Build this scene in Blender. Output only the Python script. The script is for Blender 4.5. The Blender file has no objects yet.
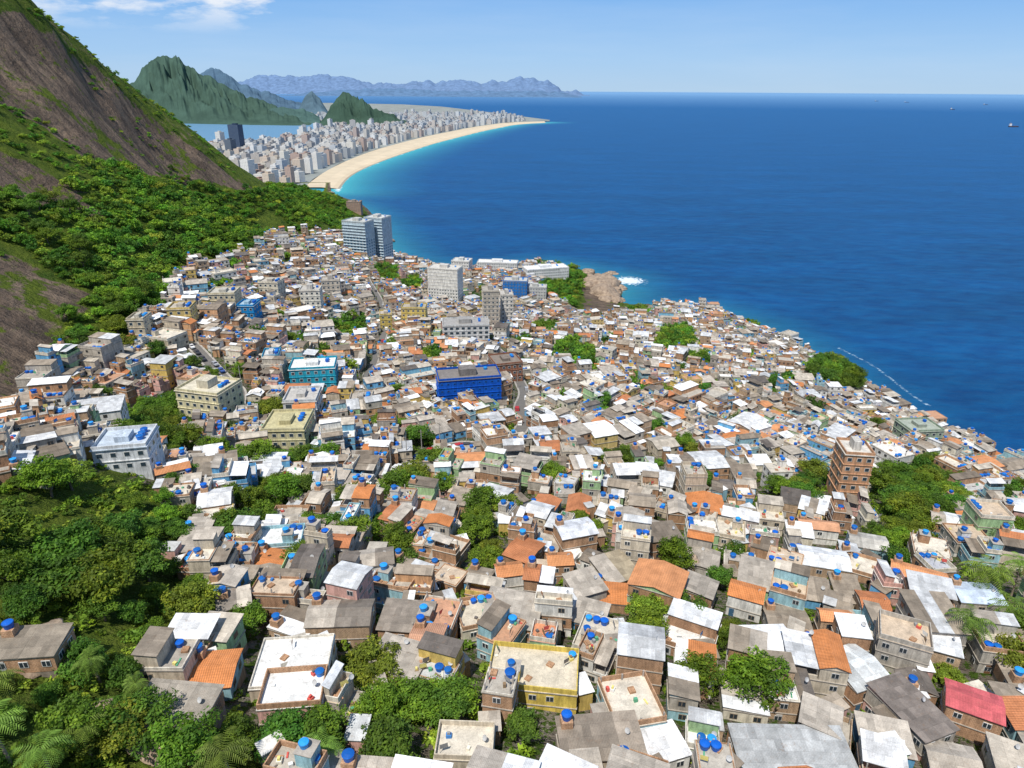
import bpy, math, random, bmesh
import numpy as np
from mathutils import Vector, Matrix
from mathutils import noise as mn
R = random.Random(7)
NR = np.random.RandomState(11)
scene = bpy.context.scene
COLL = scene.collection

# ------------------------------------------------------------------ survey maths
F = 679.0; P = math.radians(23.4); H = 200.0
SP, CP = math.sin(P), math.cos(P)
def survey(u, v, z):
    dx = (u-512)/F; dy = (384-v)/F
    t = (H-z)/(SP-dy*CP)
    return (dx*t, (CP+dy*SP)*t, z)
def survey_t(u, v, t):
    dx = (u-512)/F; dy = (384-v)/F
    return (dx*t, (CP+dy*SP)*t, H+t*(-SP+dy*CP))
def project(x, y, z):
    dz = z-H
    dep = y*CP-dz*SP
    up = y*SP+dz*CP
    dep = np.where(dep < 1, 1, dep)
    return 512+F*x/dep, 384-F*up/dep, dep

def vnoise(x, y, seed=0):
    x = np.asarray(x, float); y = np.asarray(y, float)
    xi = np.floor(x); yi = np.floor(y); fx = x-xi; fy = y-yi
    fx = fx*fx*(3-2*fx); fy = fy*fy*(3-2*fy)
    def h(a, b):
        s = np.sin(a*127.1+b*311.7+seed*74.7)*43758.5453
        return s-np.floor(s)
    a = h(xi, yi); b = h(xi+1, yi); c = h(xi, yi+1); d = h(xi+1, yi+1)
    return (a*(1-fx)+b*fx)*(1-fy)+(c*(1-fx)+d*fx)*fy
def fbm(x, y, seed=0, o=4):
    s = 0; a = .5
    for k in range(o):
        s = s+a*(vnoise(x*2**k, y*2**k, seed+k*3)-.5)*2; a *= .5
    return s
def inpoly(u, v, poly):
    u = np.asarray(u, float); v = np.asarray(v, float)
    ins = np.zeros(u.shape, bool)
    n = len(poly)
    for i in range(n):
        x1, y1 = poly[i][:2]; x2, y2 = poly[(i+1) % n][:2]
        if y1 == y2: continue
        c = ((y1 > v) != (y2 > v)) & (u < (x2-x1)*(v-y1)/(y2-y1)+x1)
        ins ^= c
    return ins
def segdist(x, y, pts, closed=False):
    x = np.asarray(x, float); y = np.asarray(y, float)
    d = np.full(x.shape, 1e9)
    n = len(pts)
    for i in range(n if closed else n-1):
        x1, y1 = pts[i][:2]; x2, y2 = pts[(i+1) % n][:2]
        ex, ey = x2-x1, y2-y1
        L = ex*ex+ey*ey+1e-9
        t = np.clip(((x-x1)*ex+(y-y1)*ey)/L, 0, 1)
        d = np.minimum(d, np.hypot(x-x1-t*ex, y-y1-t*ey))
    return d

# ------------------------------------------------------------------ terrain control
CZ = [(500,760,122),(750,640,111),(500,640,114),(500,540,105),(500,450,90),(500,385,72),(500,330,45),(445,305,17),(500,290,16),
 (0,500,131),(0,620,132),(100,620,128),(0,768,134),(250,768,126),(100,420,98),(70,350,109),(200,250,106),(270,240,89),(330,230,55),(345,207,30),
 (310,195,40),(280,188,60),(0,200,151),(0,300,126),(0,400,120),(100,250,125),(1024,768,112),(1024,620,110),(1024,530,94),(850,480,85),
 (850,420,52),(900,408,33),(800,352,15),(700,306,7),(620,302,6),(600,287,6),(575,271,8),(540,268,9),(700,420,70),(700,350,36),(700,520,98),
 (700,650,112),(600,400,75),(300,300,80),(300,400,90),(200,350,100),(300,500,103),(200,620,118),(400,275,28),(400,350,62),(600,330,34),
 (350,250,42),(940,430,45),(1024,475,58),(850,560,100),(400,620,114),(200,480,110),(400,262,6),(372,225,8)]
CT = [(240,182,900),(200,150,800),(150,100,700),(100,62,620),(60,31,560),(30,6,520),(-60,-60,470),(100,180,430),(0,100,430),(170,180,600),
      (60,120,470),(120,130,560)]
CW = [(0,0,131),(-100,0,150),(100,0,120),(250,0,70),(-500,100,300),(-500,600,290),(-450,700,232),(-450,860,168),(-500,1010,110),(-330,1080,60),
      (-650,1300,5),(-400,1450,2),(-800,1450,0),(-900,1100,60),(-800,700,260),(-900,300,420),(-60,-60,150),(400,150,40),(-700,1600,-4)]
pts = [survey(*c) for c in CZ]+[survey_t(*c) for c in CT]+CW
PA = np.array(pts, float)
def U(r2):
    return np.where(r2 > 1e-9, r2*np.log(np.maximum(r2, 1e-9)), 0)
S = 300.0
px, py, pz = PA[:, 0]/S, PA[:, 1]/S, PA[:, 2]
n = len(px)
K = U((px[:, None]-px)**2+(py[:, None]-py)**2)+np.eye(n)*0.004
Q = np.c_[np.ones(n), px, py]
A = np.block([[K, Q], [Q.T, np.zeros((3, 3))]])
W = np.linalg.solve(A, np.r_[pz, 0, 0, 0])
def tps(x, y):
    x = x/S; y = y/S
    o = W[n]+W[n+1]*x+W[n+2]*y
    for i in range(n):
        o = o+W[i]*U((x-px[i])**2+(y-py[i])**2)
    return o
EDGE = [(1200,540,60),(1024,472,55),(985,454,50),(940,432,42),(900,407,32),(860,383,26),(820,360,18),(780,335,12),(740,319,8),(700,306,6),
 (660,304,6),(630,303,5),(614,300,4),(620,288,3),(614,276,3),(592,273,4),(575,267,4),(540,261,6),(500,265,6),(470,267,6),(420,263,6),
 (396,254,5),(386,240,5),(374,222,5),(362,210,4),(348,202,4),(330,193,3)]
EW = [survey(*e)[:2] for e in EDGE]
LAND = EW+[(-420,1620),(-1100,1620),(-1100,-200),(520,-200),(420,0)]
X0, X1, Y0, Y1, ST = -950, 600, -80, 1640, 5.0
gx = np.arange(X0, X1+1, ST); gy = np.arange(Y0, Y1+1, ST)
GX, GY = np.meshgrid(gx, gy, indexing='ij')
TZ = tps(GX, GY)
sd = segdist(GX, GY, LAND, True); sd = np.where(inpoly(GX, GY, LAND), sd, -sd)
TZ = np.clip(TZ, -8, 480)
SU, SV, SDEP = project(GX, GY, TZ)
ROCK = [(-200,-120),(20,-40),(60,25),(110,68),(160,108),(205,150),(252,190),(228,192),(190,178),(150,184),(120,166),(84,166),(70,195),(100,214),(60,212),(0,198),(-200,190)]
ROCK2 = [(-200,235),(0,245),(45,275),(95,300),(62,330),(34,395),(0,412),(-200,420)]
GRASS = [(-200,90),(0,104),(40,122),(75,152),(130,178),(95,182),(60,180),(25,160),(0,146),(-200,140)]
RIM = [(-200,-200),(20,-60),(60,18),(110,60),(165,104),(205,146),(252,188),(236,184),(205,160),(170,132),(125,98),(88,64),(52,36),(20,14),(-10,6),(-200,0)]
wob = fbm(GX/40, GY/40, 5)*18
def pm(poly): return inpoly(SU+wob, SV+wob*.6, poly)
rockm = (pm(ROCK) | pm(ROCK2)).astype(float)
rockm[pm(GRASS)] = .05
rockm[pm(RIM)] = .38
mount = np.clip((-GX-120)/150, 0, 1)*np.clip((TZ-95)/40, 0, 1)
TZ = TZ+mount*(fbm(GY/40+GX/150, TZ/120, 9)*12+fbm(GX/17, GY/17, 3)*4.0*(.4+rockm)+np.abs(fbm(GY/50+3, TZ/55, 13))*-15*rockm)
TZ = TZ+fbm(GX/30, GY/30, 21)*1.2
TZ = np.where(sd < 0, np.minimum(TZ, 200)+sd*1.15-1, TZ)
TZ = np.where((sd > 0) & (sd < 14) & (TZ < 3), 3, TZ)
TZ = np.maximum(TZ, -12)
def hz(x, y):
    x = np.asarray(x, float); y = np.asarray(y, float)
    fx = np.clip((x-X0)/ST, 0, len(gx)-1.001); fy = np.clip((y-Y0)/ST, 0, len(gy)-1.001)
    i = fx.astype(int); j = fy.astype(int); a = fx-i; b = fy-j
    return (TZ[i, j]*(1-a)+TZ[i+1, j]*a)*(1-b)+(TZ[i, j+1]*(1-a)+TZ[i+1, j+1]*a)*b
def pick(u, v):
    dx = (u-512)/F; dy = (384-v)/F
    t = np.arange(40, 1700, 1.0)
    x = dx*t; y = (CP+dy*SP)*t; z = H+t*(-SP+dy*CP)
    g = hz(x, y)
    k = np.argmax(z <= g)
    if z[k] > g[k]: k = -1
    return float(x[k]), float(y[k]), float(g[k]), float(t[k])

# ------------------------------------------------------------------ node helpers
def newmat(name):
    m = bpy.data.materials.new(name); m.use_nodes = True
    nt = m.node_tree; nt.nodes.clear()
    out = nt.nodes.new('ShaderNodeOutputMaterial')
    b = nt.nodes.new('ShaderNodeBsdfPrincipled')
    nt.links.new(b.outputs[0], out.inputs[0])
    return m, nt, b
def N(nt, t, **kw):
    nd = nt.nodes.new(t)
    for k, v in kw.items(): setattr(nd, k, v)
    return nd
def math_(nt, op, a, b=None, c=None):
    nd = nt.nodes.new('ShaderNodeMath'); nd.operation = op
    for i, x in enumerate((a, b, c)):
        if x is None: continue
        if isinstance(x, (int, float)): nd.inputs[i].default_value = x
        else: nt.links.new(x, nd.inputs[i])
    return nd.outputs[0]
def noise(nt, vec, scale, detail=4, rough=.6):
    nd = N(nt, 'ShaderNodeTexNoise'); nd.inputs['Scale'].default_value = scale
    nd.inputs['Detail'].default_value = detail; nd.inputs['Roughness'].default_value = rough
    nt.links.new(vec, nd.inputs['Vector']); return nd.outputs['Fac']
def ramp(nt, fac, lo, hi, a=0, b=1):
    nd = N(nt, 'ShaderNodeMapRange'); nt.links.new(fac, nd.inputs[0])
    for i, x in zip((1, 2, 3, 4), (lo, hi, a, b)): nd.inputs[i].default_value = x
    return nd.outputs[0]
def mixc(nt, fac, a, b, mode='MIX'):
    nd = N(nt, 'ShaderNodeMix', data_type='RGBA', blend_type=mode)
    for s, x in ((0, fac), (6, a), (7, b)):
        if isinstance(x, (int, float)): nd.inputs[s].default_value = x
        elif isinstance(x, tuple): nd.inputs[s].default_value = (*x, 1) if len(x) == 3 else x
        else: nt.links.new(x, nd.inputs[s])
    return nd.outputs[2]
def scalec(nt, col, f):
    nd = N(nt, 'ShaderNodeVectorMath', operation='SCALE'); nt.links.new(col, nd.inputs[0])
    if isinstance(f, (int, float)): nd.inputs['Scale'].default_value = f
    else: nt.links.new(f, nd.inputs['Scale'])
    return nd.outputs[0]
def mapping(nt, vec, sc, rot=(0, 0, 0)):
    nd = N(nt, 'ShaderNodeMapping'); nt.links.new(vec, nd.inputs[0])
    nd.inputs['Scale'].default_value = sc; nd.inputs['Rotation'].default_value = rot
    return nd.outputs[0]
def attr(nt, name): return N(nt, 'ShaderNodeAttribute', attribute_name=name)
def posn(nt): return N(nt, 'ShaderNodeNewGeometry').outputs['Position']
def bump(nt, b, h, strength, dist=.1):
    nd = N(nt, 'ShaderNodeBump'); nd.inputs['Strength'].default_value = strength; nd.inputs['Distance'].default_value = dist
    nt.links.new(h, nd.inputs['Height']); nt.links.new(nd.outputs[0], b.inputs['Normal'])
MATS = {}
def vmat(name, rough=.85, stain=.5, kind=None, spec=.2):
    m, nt, b = newmat(name)
    p = posn(nt); c = attr(nt, 'Col').outputs['Color']
    big = noise(nt, p, .55, 4, .65); fine = noise(nt, p, 5.0, 2, .7)
    f = math_(nt, 'MULTIPLY', ramp(nt, big, .3, .7, 1-stain, 1+stain*.35), ramp(nt, fine, .3, .7, .86, 1.12))
    if kind in ('plaster', 'brick'):
        st = noise(nt, mapping(nt, p, (1.6, 1.6, .22)), 1.0, 3, .7)
        f = math_(nt, 'MULTIPLY', f, ramp(nt, st, .35, .62, .65, 1.05))
    col = scalec(nt, c, f)
    b.inputs['Roughness'].default_value = rough
    b.inputs['Specular IOR Level'].default_value = spec
    uv = N(nt, 'ShaderNodeUVMap').outputs[0]
    sep = N(nt, 'ShaderNodeSeparateXYZ'); nt.links.new(uv, sep.inputs[0])
    if kind == 'brick':
        br = N(nt, 'ShaderNodeTexBrick'); nt.links.new(uv, br.inputs['Vector'])
        br.inputs['Color1'].default_value = (1, 1, 1, 1); br.inputs['Color2'].default_value = (.75, .74, .74, 1); br.inputs['Mortar'].default_value = (1.15, 1.35, 1.45, 1)
        br.inputs['Scale'].default_value = 1; br.inputs['Brick Width'].default_value = .4; br.inputs['Row Height'].default_value = .24; br.inputs['Mortar Size'].default_value = .03
        col = mixc(nt, 1.0, col, br.outputs[0], 'MULTIPLY')
    if kind == 'sheet':
        w = math_(nt, 'SINE', math_(nt, 'MULTIPLY', sep.outputs[0], 2*math.pi/.2))
        fr = math_(nt, 'FRACT', math_(nt, 'DIVIDE', sep.outputs[1], 1.7))
        seam = ramp(nt, fr, 0, .06, .76, 1)
        cell = math_(nt, 'FLOOR', math_(nt, 'DIVIDE', sep.outputs[0], 1.05))
        cell2 = math_(nt, 'FLOOR', math_(nt, 'DIVIDE', sep.outputs[1], 1.7))
        wn = N(nt, 'ShaderNodeTexWhiteNoise', noise_dimensions='2D')
        cb = N(nt, 'ShaderNodeCombineXYZ'); nt.links.new(cell, cb.inputs[0]); nt.links.new(cell2, cb.inputs[1]); nt.links.new(cb.outputs[0], wn.inputs['Vector'])
        col = scalec(nt, col, math_(nt, 'MULTIPLY', seam, ramp(nt, wn.outputs[0], 0, 1, .78, 1.15)))
        col = scalec(nt, col, ramp(nt, w, -1, 1, .9, 1.06))
        rust = noise(nt, p, 1.3, 4, .75)
        col = mixc(nt, ramp(nt, rust, .57, .72, 0, .45), col, (.22, .14, .09))
        bump(nt, b, w, .3, .03)
    elif kind == 'tile':
        w = math_(nt, 'SINE', math_(nt, 'MULTIPLY', sep.outputs[0], 2*math.pi/.3))
        fr = math_(nt, 'FRACT', math_(nt, 'DIVIDE', sep.outputs[1], .42))
        col = scalec(nt, col, math_(nt, 'MULTIPLY', ramp(nt, w, -1, 1, .75, 1.1), ramp(nt, fr, 0, .25, .75, 1.05)))
        mo = noise(nt, p, 1.1, 4, .75)
        col = mixc(nt, ramp(nt, mo, .52, .70, 0, .4), col, (.26, .14, .08))
        bump(nt, b, w, .6, .06)
    elif kind == 'slab':
        mo = noise(nt, p, .9, 5, .75)
        col = mixc(nt, ramp(nt, mo, .50, .70, 0, .5), col, (.17, .145, .12))
        bump(nt, b, fine, .3, .05)
    nt.links.new(col, b.inputs['Base Color'])
    MATS[name] = m; return m
vmat('plaster', .9, .25, 'plaster'); vmat('brick', .95, .25, 'brick'); vmat('sheet', .75, .32, 'sheet')
vmat('tile', .85, .35, 'tile'); vmat('concrete', .9, .28, 'slab'); vmat('plain', .6, .12, None, .3)
vmat('plastic', .42, .06, None, .4); vmat('bark', .95, .4, None)
m, nt, b = newmat('glass'); b.inputs['Roughness'].default_value = .15
c = attr(nt, 'Col').outputs['Color']; nt.links.new(scalec(nt, c, 1.0), b.inputs['Base Color']); MATS['glass'] = m
m, nt, b = newmat('foliage')
c = attr(nt, 'Col').outputs['Color']; oi = N(nt, 'ShaderNodeObjectInfo')
p = posn(nt); bn = noise(nt, p, .05, 3, .6)
hs = N(nt, 'ShaderNodeHueSaturation'); nt.links.new(c, hs.inputs['Color'])
nt.links.new(ramp(nt, oi.outputs['Random'], 0, 1, .475, .512), hs.inputs['Hue'])
nt.links.new(math_(nt, 'MULTIPLY', ramp(nt, oi.outputs['Random'], 0, 1, .85, 1.2), ramp(nt, bn, .3, .7, .65, 1.45)), hs.inputs['Value'])
nt.links.new(hs.outputs[0], b.inputs['Base Color']); b.inputs['Roughness'].default_value = .6; b.inputs['Specular IOR Level'].default_value = .2
tr = N(nt, 'ShaderNodeBsdfTranslucent'); nt.links.new(scalec(nt, hs.outputs[0], 1.6), tr.inputs[0])
ms = N(nt, 'ShaderNodeMixShader'); ms.inputs[0].default_value = .28
out = [x for x in nt.nodes if x.type == 'OUTPUT_MATERIAL'][0]
nt.links.new(b.outputs[0], ms.inputs[1]); nt.links.new(tr.outputs[0], ms.inputs[2]); nt.links.new(ms.outputs[0], out.inputs[0])
MATS['foliage'] = m
m, nt, b = newmat('facade')
c = attr(nt, 'Col').outputs['Color']; uv = N(nt, 'ShaderNodeUVMap').outputs[0]
sep = N(nt, 'ShaderNodeSeparateXYZ'); nt.links.new(uv, sep.inputs[0])
fu = math_(nt, 'FRACT', math_(nt, 'DIVIDE', sep.outputs[0], 4.2)); fv = math_(nt, 'FRACT', math_(nt, 'DIVIDE', sep.outputs[1], 3.1))
wm = math_(nt, 'MULTIPLY', math_(nt, 'MULTIPLY', math_(nt, 'GREATER_THAN', fu, .3), math_(nt, 'LESS_THAN', fu, .85)), math_(nt, 'MULTIPLY', math_(nt, 'GREATER_THAN', fv, .35), math_(nt, 'LESS_THAN', fv, .82)))
nt.links.new(mixc(nt, math_(nt, 'MULTIPLY', wm, .6), c, (.14, .17, .21)), b.inputs['Base Color']); b.inputs['Roughness'].default_value = .7
MATS['facade'] = m
m, nt, b = newmat('hazy'); c = attr(nt, 'Col').outputs['Color']; p = posn(nt)  # far hills get their bluish distance haze painted into Col
nn = noise(nt, p, .006, 8, .68)
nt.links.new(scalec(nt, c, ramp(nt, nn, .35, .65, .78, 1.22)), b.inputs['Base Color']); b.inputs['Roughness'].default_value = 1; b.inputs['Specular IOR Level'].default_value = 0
MATS['hazy'] = m

# ------------------------------------------------------------------ mesh helpers
def mesh_np(name, V, C, M=None, UV=None, mats=('plain',), smooth=False):
    V = np.asarray(V, np.float32); n = len(V)
    me = bpy.data.meshes.new(name)
    me.vertices.add(n*4); me.vertices.foreach_set('co', V.reshape(-1))
    me.loops.add(n*4); me.loops.foreach_set('vertex_index', np.arange(n*4, dtype=np.int32))
    me.polygons.add(n); me.polygons.foreach_set('loop_start', np.arange(0, n*4, 4, dtype=np.int32))
    if M is not None: me.polygons.foreach_set('material_index', np.asarray(M, np.int32))
    me.update(calc_edges=True)
    ca = me.color_attributes.new('Col', 'FLOAT_COLOR', 'CORNER')
    C = np.asarray(C, np.float32)
    cc = np.ones((n, 4, 4), np.float32); cc[:, :, :3] = C[:, None, :]
    ca.data.foreach_set('color', cc.reshape(-1))
    ul = me.uv_layers.new(name='UVMap')
    if UV is not None: ul.data.foreach_set('uv', np.asarray(UV, np.float32).reshape(-1))
    for k in mats: me.materials.append(MATS[k])
    return me
def mesh_from(name, L):
    mats = sorted(set(q[1] for q in L)); idx = {k: i for i, k in enumerate(mats)}
    return mesh_np(name, [q[0] for q in L], [q[2] for q in L], [idx[q[1]] for q in L], [q[3] for q in L], mats)
def obj(name, me, parent=None, loc=(0, 0, 0), rz=0, sc=None):
    o = bpy.data.objects.new(name, me); o.location = loc; o.rotation_euler = (0, 0, rz)
    if sc is not None: o.scale = sc if hasattr(sc, '__len__') else (sc, sc, sc)
    COLL.objects.link(o)
    if parent: o.parent = parent
    return o
def tag(o, label, cat, group=None, kind=None):
    o['label'] = label; o['category'] = cat
    if group: o['group'] = group
    if kind: o['kind'] = kind
def quad(L, p, mat, col, uv=None):
    if uv is None:
        a, b_, c_ = p[0], p[1], p[3]
        w = math.dist(a, b_); h = math.dist(a, c_)
        if abs(a[2]-b_[2]) < 1e-4 and abs(a[2]-c_[2]) > 1e-4: uv = ((0, p[0][2]), (w, p[1][2]), (w, p[2][2]), (0, p[3][2]))
        else: uv = ((0, 0), (w, 0), (w, h), (0, h))
    L.append((p, mat, col, uv))
def box(L, x0, x1, y0, y1, z0, z1, mat, col, top=True, bot=False):
    quad(L, [(x0,y0,z0),(x1,y0,z0),(x1,y0,z1),(x0,y0,z1)], mat, col)
    quad(L, [(x1,y0,z0),(x1,y1,z0),(x1,y1,z1),(x1,y0,z1)], mat, col)
    quad(L, [(x1,y1,z0),(x0,y1,z0),(x0,y1,z1),(x1,y1,z1)], mat, col)
    quad(L, [(x0,y1,z0),(x0,y0,z0),(x0,y0,z1),(x0,y1,z1)], mat, col)
    if top: quad(L, [(x0,y0,z1),(x1,y0,z1),(x1,y1,z1),(x0,y1,z1)], mat, col)
    if bot: quad(L, [(x0,y0,z0),(x0,y1,z0),(x1,y1,z0),(x1,y0,z0)], mat, col)
def tube(L, pts, rads, mat, col, ns=7):
    rings = []
    for i, p in enumerate(pts):
        p = Vector(p); a = Vector(pts[min(i+1, len(pts)-1)])-Vector(pts[max(i-1, 0)]); a.normalize()
        s = a.cross(Vector((0.3, .9, .1))); s.normalize(); t = a.cross(s)
        rings.append([tuple(p+(s*math.cos(k*2*math.pi/ns)+t*math.sin(k*2*math.pi/ns))*rads[i]) for k in range(ns)])
    for i in range(len(pts)-1):
        for k in range(ns):
            k2 = (k+1) % ns
            quad(L, [rings[i][k], rings[i][k2], rings[i+1][k2], rings[i+1][k]], mat, col)
def cyl(L, cx, cy, z0, z1, r0, r1, mat, col, ns=14, cap=True):
    for k in range(ns):
        a = k*2*math.pi/ns; b_ = (k+1)*2*math.pi/ns
        p = [(cx+r0*math.cos(a), cy+r0*math.sin(a), z0), (cx+r0*math.cos(b_), cy+r0*math.sin(b_), z0), (cx+r1*math.cos(b_), cy+r1*math.sin(b_), z1), (cx+r1*math.cos(a), cy+r1*math.sin(a), z1)]
        quad(L, p, mat, col)
        if cap and k % 2 == 0:
            c_ = (k+2)*2*math.pi/ns
            quad(L, [(cx, cy, z1), (cx+r1*math.cos(a), cy+r1*math.sin(a), z1), (cx+r1*math.cos(b_), cy+r1*math.sin(b_), z1), (cx+r1*math.cos(c_), cy+r1*math.sin(c_), z1)], mat, col)

# ------------------------------------------------------------------ terrain mesh
nx, ny = GX.shape
me = bpy.data.meshes.new('terrain')
vid = np.arange(nx*ny).reshape(nx, ny)
faces = np.stack([vid[:-1, :-1], vid[1:, :-1], vid[1:, 1:], vid[:-1, 1:]], -1).reshape(-1, 4)
me.vertices.add(nx*ny); me.vertices.foreach_set('co', np.stack([GX, GY, TZ], -1).astype(np.float32).reshape(-1))
me.loops.add(len(faces)*4); me.loops.foreach_set('vertex_index', faces.astype(np.int32).reshape(-1))
me.polygons.add(len(faces)); me.polygons.foreach_set('loop_start', np.arange(0, len(faces)*4, 4, dtype=np.int32))
me.polygons.foreach_set('use_smooth', np.ones(len(faces), bool))
me.update(calc_edges=True)
SU, SV, SDEP = project(GX, GY, TZ)
URBAN = [(-80,470),(0,440),(60,372),(100,375),(135,340),(165,300),(190,268),(250,258),(270,238),(320,234),(355,240),(390,258),(420,264),(470,268),(540,263),
 (556,268),(556,300),(585,317),(622,312),(660,305),(700,307),(740,320),(800,347),(860,383),(940,432),(1024,472),(1300,560),(1500,1100),(290,1100),(262,760),(240,715),(150,712),(140,660),(205,640),
 (215,600),(170,560),(195,520),(120,468),(60,482),(0,492),(-80,500)]
urb = inpoly(SU+wob*.4, SV, URBAN).astype(float)
coast = np.clip(1-np.abs(sd)/16, 0, 1)
col = np.zeros((nx, ny, 4), np.float32); col[..., 0] = np.where(((coast > .5) & (urb < .5)) | (sd < 4) | inpoly(SU, SV, [(580,265),(625,265),(625,312),(585,312)]), 1, rockm); col[..., 1] = urb; col[..., 3] = 1
ca = me.color_attributes.new('Zone', 'FLOAT_COLOR', 'POINT'); ca.data.foreach_set('color', col.reshape(-1))
m, nt, b = newmat('terrain_ground'); p = posn(nt)
z = attr(nt, 'Zone').outputs['Color']; sep = N(nt, 'ShaderNodeSeparateColor'); nt.links.new(z, sep.inputs[0])
n1 = noise(nt, p, .10, 6, .7); n2 = noise(nt, p, .9, 5, .7); n3 = noise(nt, p, .022, 4, .6)
veg = mixc(nt, ramp(nt, n1, .35, .65), (.05, .10, .014), (.15, .20, .025))
veg = mixc(nt, ramp(nt, n2, .5, .75, 0, .6), veg, (.20, .22, .06))
stk = noise(nt, mapping(nt, p, (.035, .08, .012), (0, 0, math.radians(-12))), 1.0, 9, .72)
stk2 = noise(nt, mapping(nt, p, (.15, .34, .03)), 1.0, 6, .72)
pat = noise(nt, p, .03, 8, .72)
rock = mixc(nt, ramp(nt, stk, .40, .58), (.10, .075, .060), (.32, .235, .17))
rock = mixc(nt, ramp(nt, pat, .46, .60, 0, .6), rock, (.19, .135, .10))
rock = mixc(nt, ramp(nt, stk2, .48, .60, .0, .6), rock, (.075, .06, .052))
rock = mixc(nt, ramp(nt, n2, .45, .7, 0, .25), rock, (.42, .34, .27))
rveg = math_(nt, 'ADD', n1, math_(nt, 'MULTIPLY', n3, .9))
rock = mixc(nt, ramp(nt, rveg, 1.02, 1.08), rock, veg)
urbc = mixc(nt, ramp(nt, n1, .4, .6), (.20, .165, .13), (.34, .30, .25))
urbc = mixc(nt, ramp(nt, n2, .48, .54), urbc, (.08, .14, .02))
jig = math_(nt, 'MULTIPLY_ADD', n2, .8, -.4)
jig2 = math_(nt, 'MULTIPLY_ADD', n1, 1.8, -.9)
base = mixc(nt, ramp(nt, math_(nt, 'ADD', sep.outputs[1], jig), .4, .6), veg, urbc)
base = mixc(nt, ramp(nt, math_(nt, 'ADD', sep.outputs[0], jig2), .42, .58), base, rock)
nt.links.new(base, b.inputs['Base Color']); b.inputs['Roughness'].default_value = .95; b.inputs['Specular IOR Level'].default_value = .1
bump(nt, b, math_(nt, 'ADD', math_(nt, 'MULTIPLY', stk, 2.5), math_(nt, 'MULTIPLY', pat, 3.5)), 1.0, 5.0)
me.materials.append(m)
tag(obj('terrain', me), 'steep coastal hillside with bare rock slopes and green cover', 'hillside', kind='structure')

# ------------------------------------------------------------------ far land, beach, lagoon
WATERL = [(335,193),(339,184),(350,174),(384,160),(430,144.5),(480,131.5),(515,124.3),(548,122.3)]
INL = [(300,193),(312,181),(337,166),(373,151.5),(422,138),(471,127.8),(506,122.8),(548,121.2)]
def poly_sheet(name, P3, colr, mat, label, cat, kind='structure'):
    me = bpy.data.meshes.new(name); me.from_pydata(P3, [], [list(range(len(P3)))]); me.update()
    ca = me.color_attributes.new('Col', 'FLOAT_COLOR', 'CORNER')
    ca.data.foreach_set('color', np.tile(np.array([*colr, 1], np.float32), len(me.loops)))
    me.materials.append(MATS[mat]); o = obj(name, me); tag(o, label, cat, kind=kind); return o
WL = [survey(u, v, 0) for u, v in WATERL]; IL = [survey(u, v, 0) for u, v in INL]
far = [(x, y, 2.0) for x, y, _ in IL]+[survey(548, 119.6, 2), survey(522, 116.5, 2), survey(485, 112, 2), survey(440, 107, 2), survey(400, 105, 2), survey(330, 104, 2), survey(150, 104, 2),
       (-9000, 9000, 2), (-3500, 1300, 2), (-900, 1250, 2)]
poly_sheet('ground', far, (.24, .26, .25), 'hazy', 'flat coastal plain under the distant city', 'ground')
m, nt, b = newmat('sand'); p = posn(nt); nn = noise(nt, p, .02, 5, .6)
wet = attr(nt, 'Col').outputs['Color']; nt.links.new(scalec(nt, wet, ramp(nt, nn, .3, .7, .88, 1.1)), b.inputs['Base Color']); b.inputs['Roughness'].default_value = 1
MATS['sand'] = m
def resamp(Pl, n):
    Pl = np.array(Pl, float); s = np.r_[0, np.cumsum(np.hypot(*np.diff(Pl[:, :2], axis=0).T))]
    q = np.linspace(0, s[-1], n); return np.c_[np.interp(q, s, Pl[:, 0]), np.interp(q, s, Pl[:, 1])]
def smoothl(a, k=9):
    kk = np.ones(k)/k; ap = np.pad(a, ((k//2, k//2), (0, 0)), 'edge')
    return np.c_[np.convolve(ap[:, 0], kk, 'valid'), np.convolve(ap[:, 1], kk, 'valid')]
a = smoothl(resamp(IL, 120), 13); w_ = smoothl(resamp(WL, 120), 13)
out_ = w_+(w_-a)/np.linalg.norm(w_-a, axis=1)[:, None]*25
Lq = []
prof = [(0, 2.6, (.54, .45, .32)), (.5, 2.9, (.58, .48, .34)), (.85, 1.6, (.55, .45, .31)), (1.0, .3, (.36, .29, .2))]
for i in range(119):
    for k in range(3):
        def pt(j, q): x = a[j]*(1-q)+w_[j]*q; return x
        f0, z0, c0 = prof[k]; f1, z1, c1 = prof[k+1]
        A_, B_, C_, D_ = pt(i, f0), pt(i, f1), pt(i+1, f1), pt(i+1, f0)
        quad(Lq, [(A_[0], A_[1], z0), (B_[0], B_[1], z1), (C_[0], C_[1], z1), (D_[0], D_[1], z0)], 'sand', c0)
    quad(Lq, [(w_[i][0], w_[i][1], .3), (out_[i][0], out_[i][1], -1), (out_[i+1][0], out_[i+1][1], -1), (w_[i+1][0], w_[i+1][1], .3)], 'sand', (.3, .26, .2))
tag(obj('beach', mesh_from('beach', Lq)), 'long curving pale sand beach beside the sea', 'beach', kind='structure')
m, nt, b = newmat('lagoon'); b.inputs['Base Color'].default_value = (.10, .23, .36, 1); b.inputs['Roughness'].default_value = .5; MATS['lagoon'] = m
poly_sheet('water', [survey(u, v, 2.6) for u, v in ((170,140),(190,144),(225,146),(262,142),(302,134),(330,127),(322,123.5),(290,122),(240,122),(170,123))], (.1, .2, .3), 'lagoon', 'calm lagoon behind the distant city', 'water')

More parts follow.
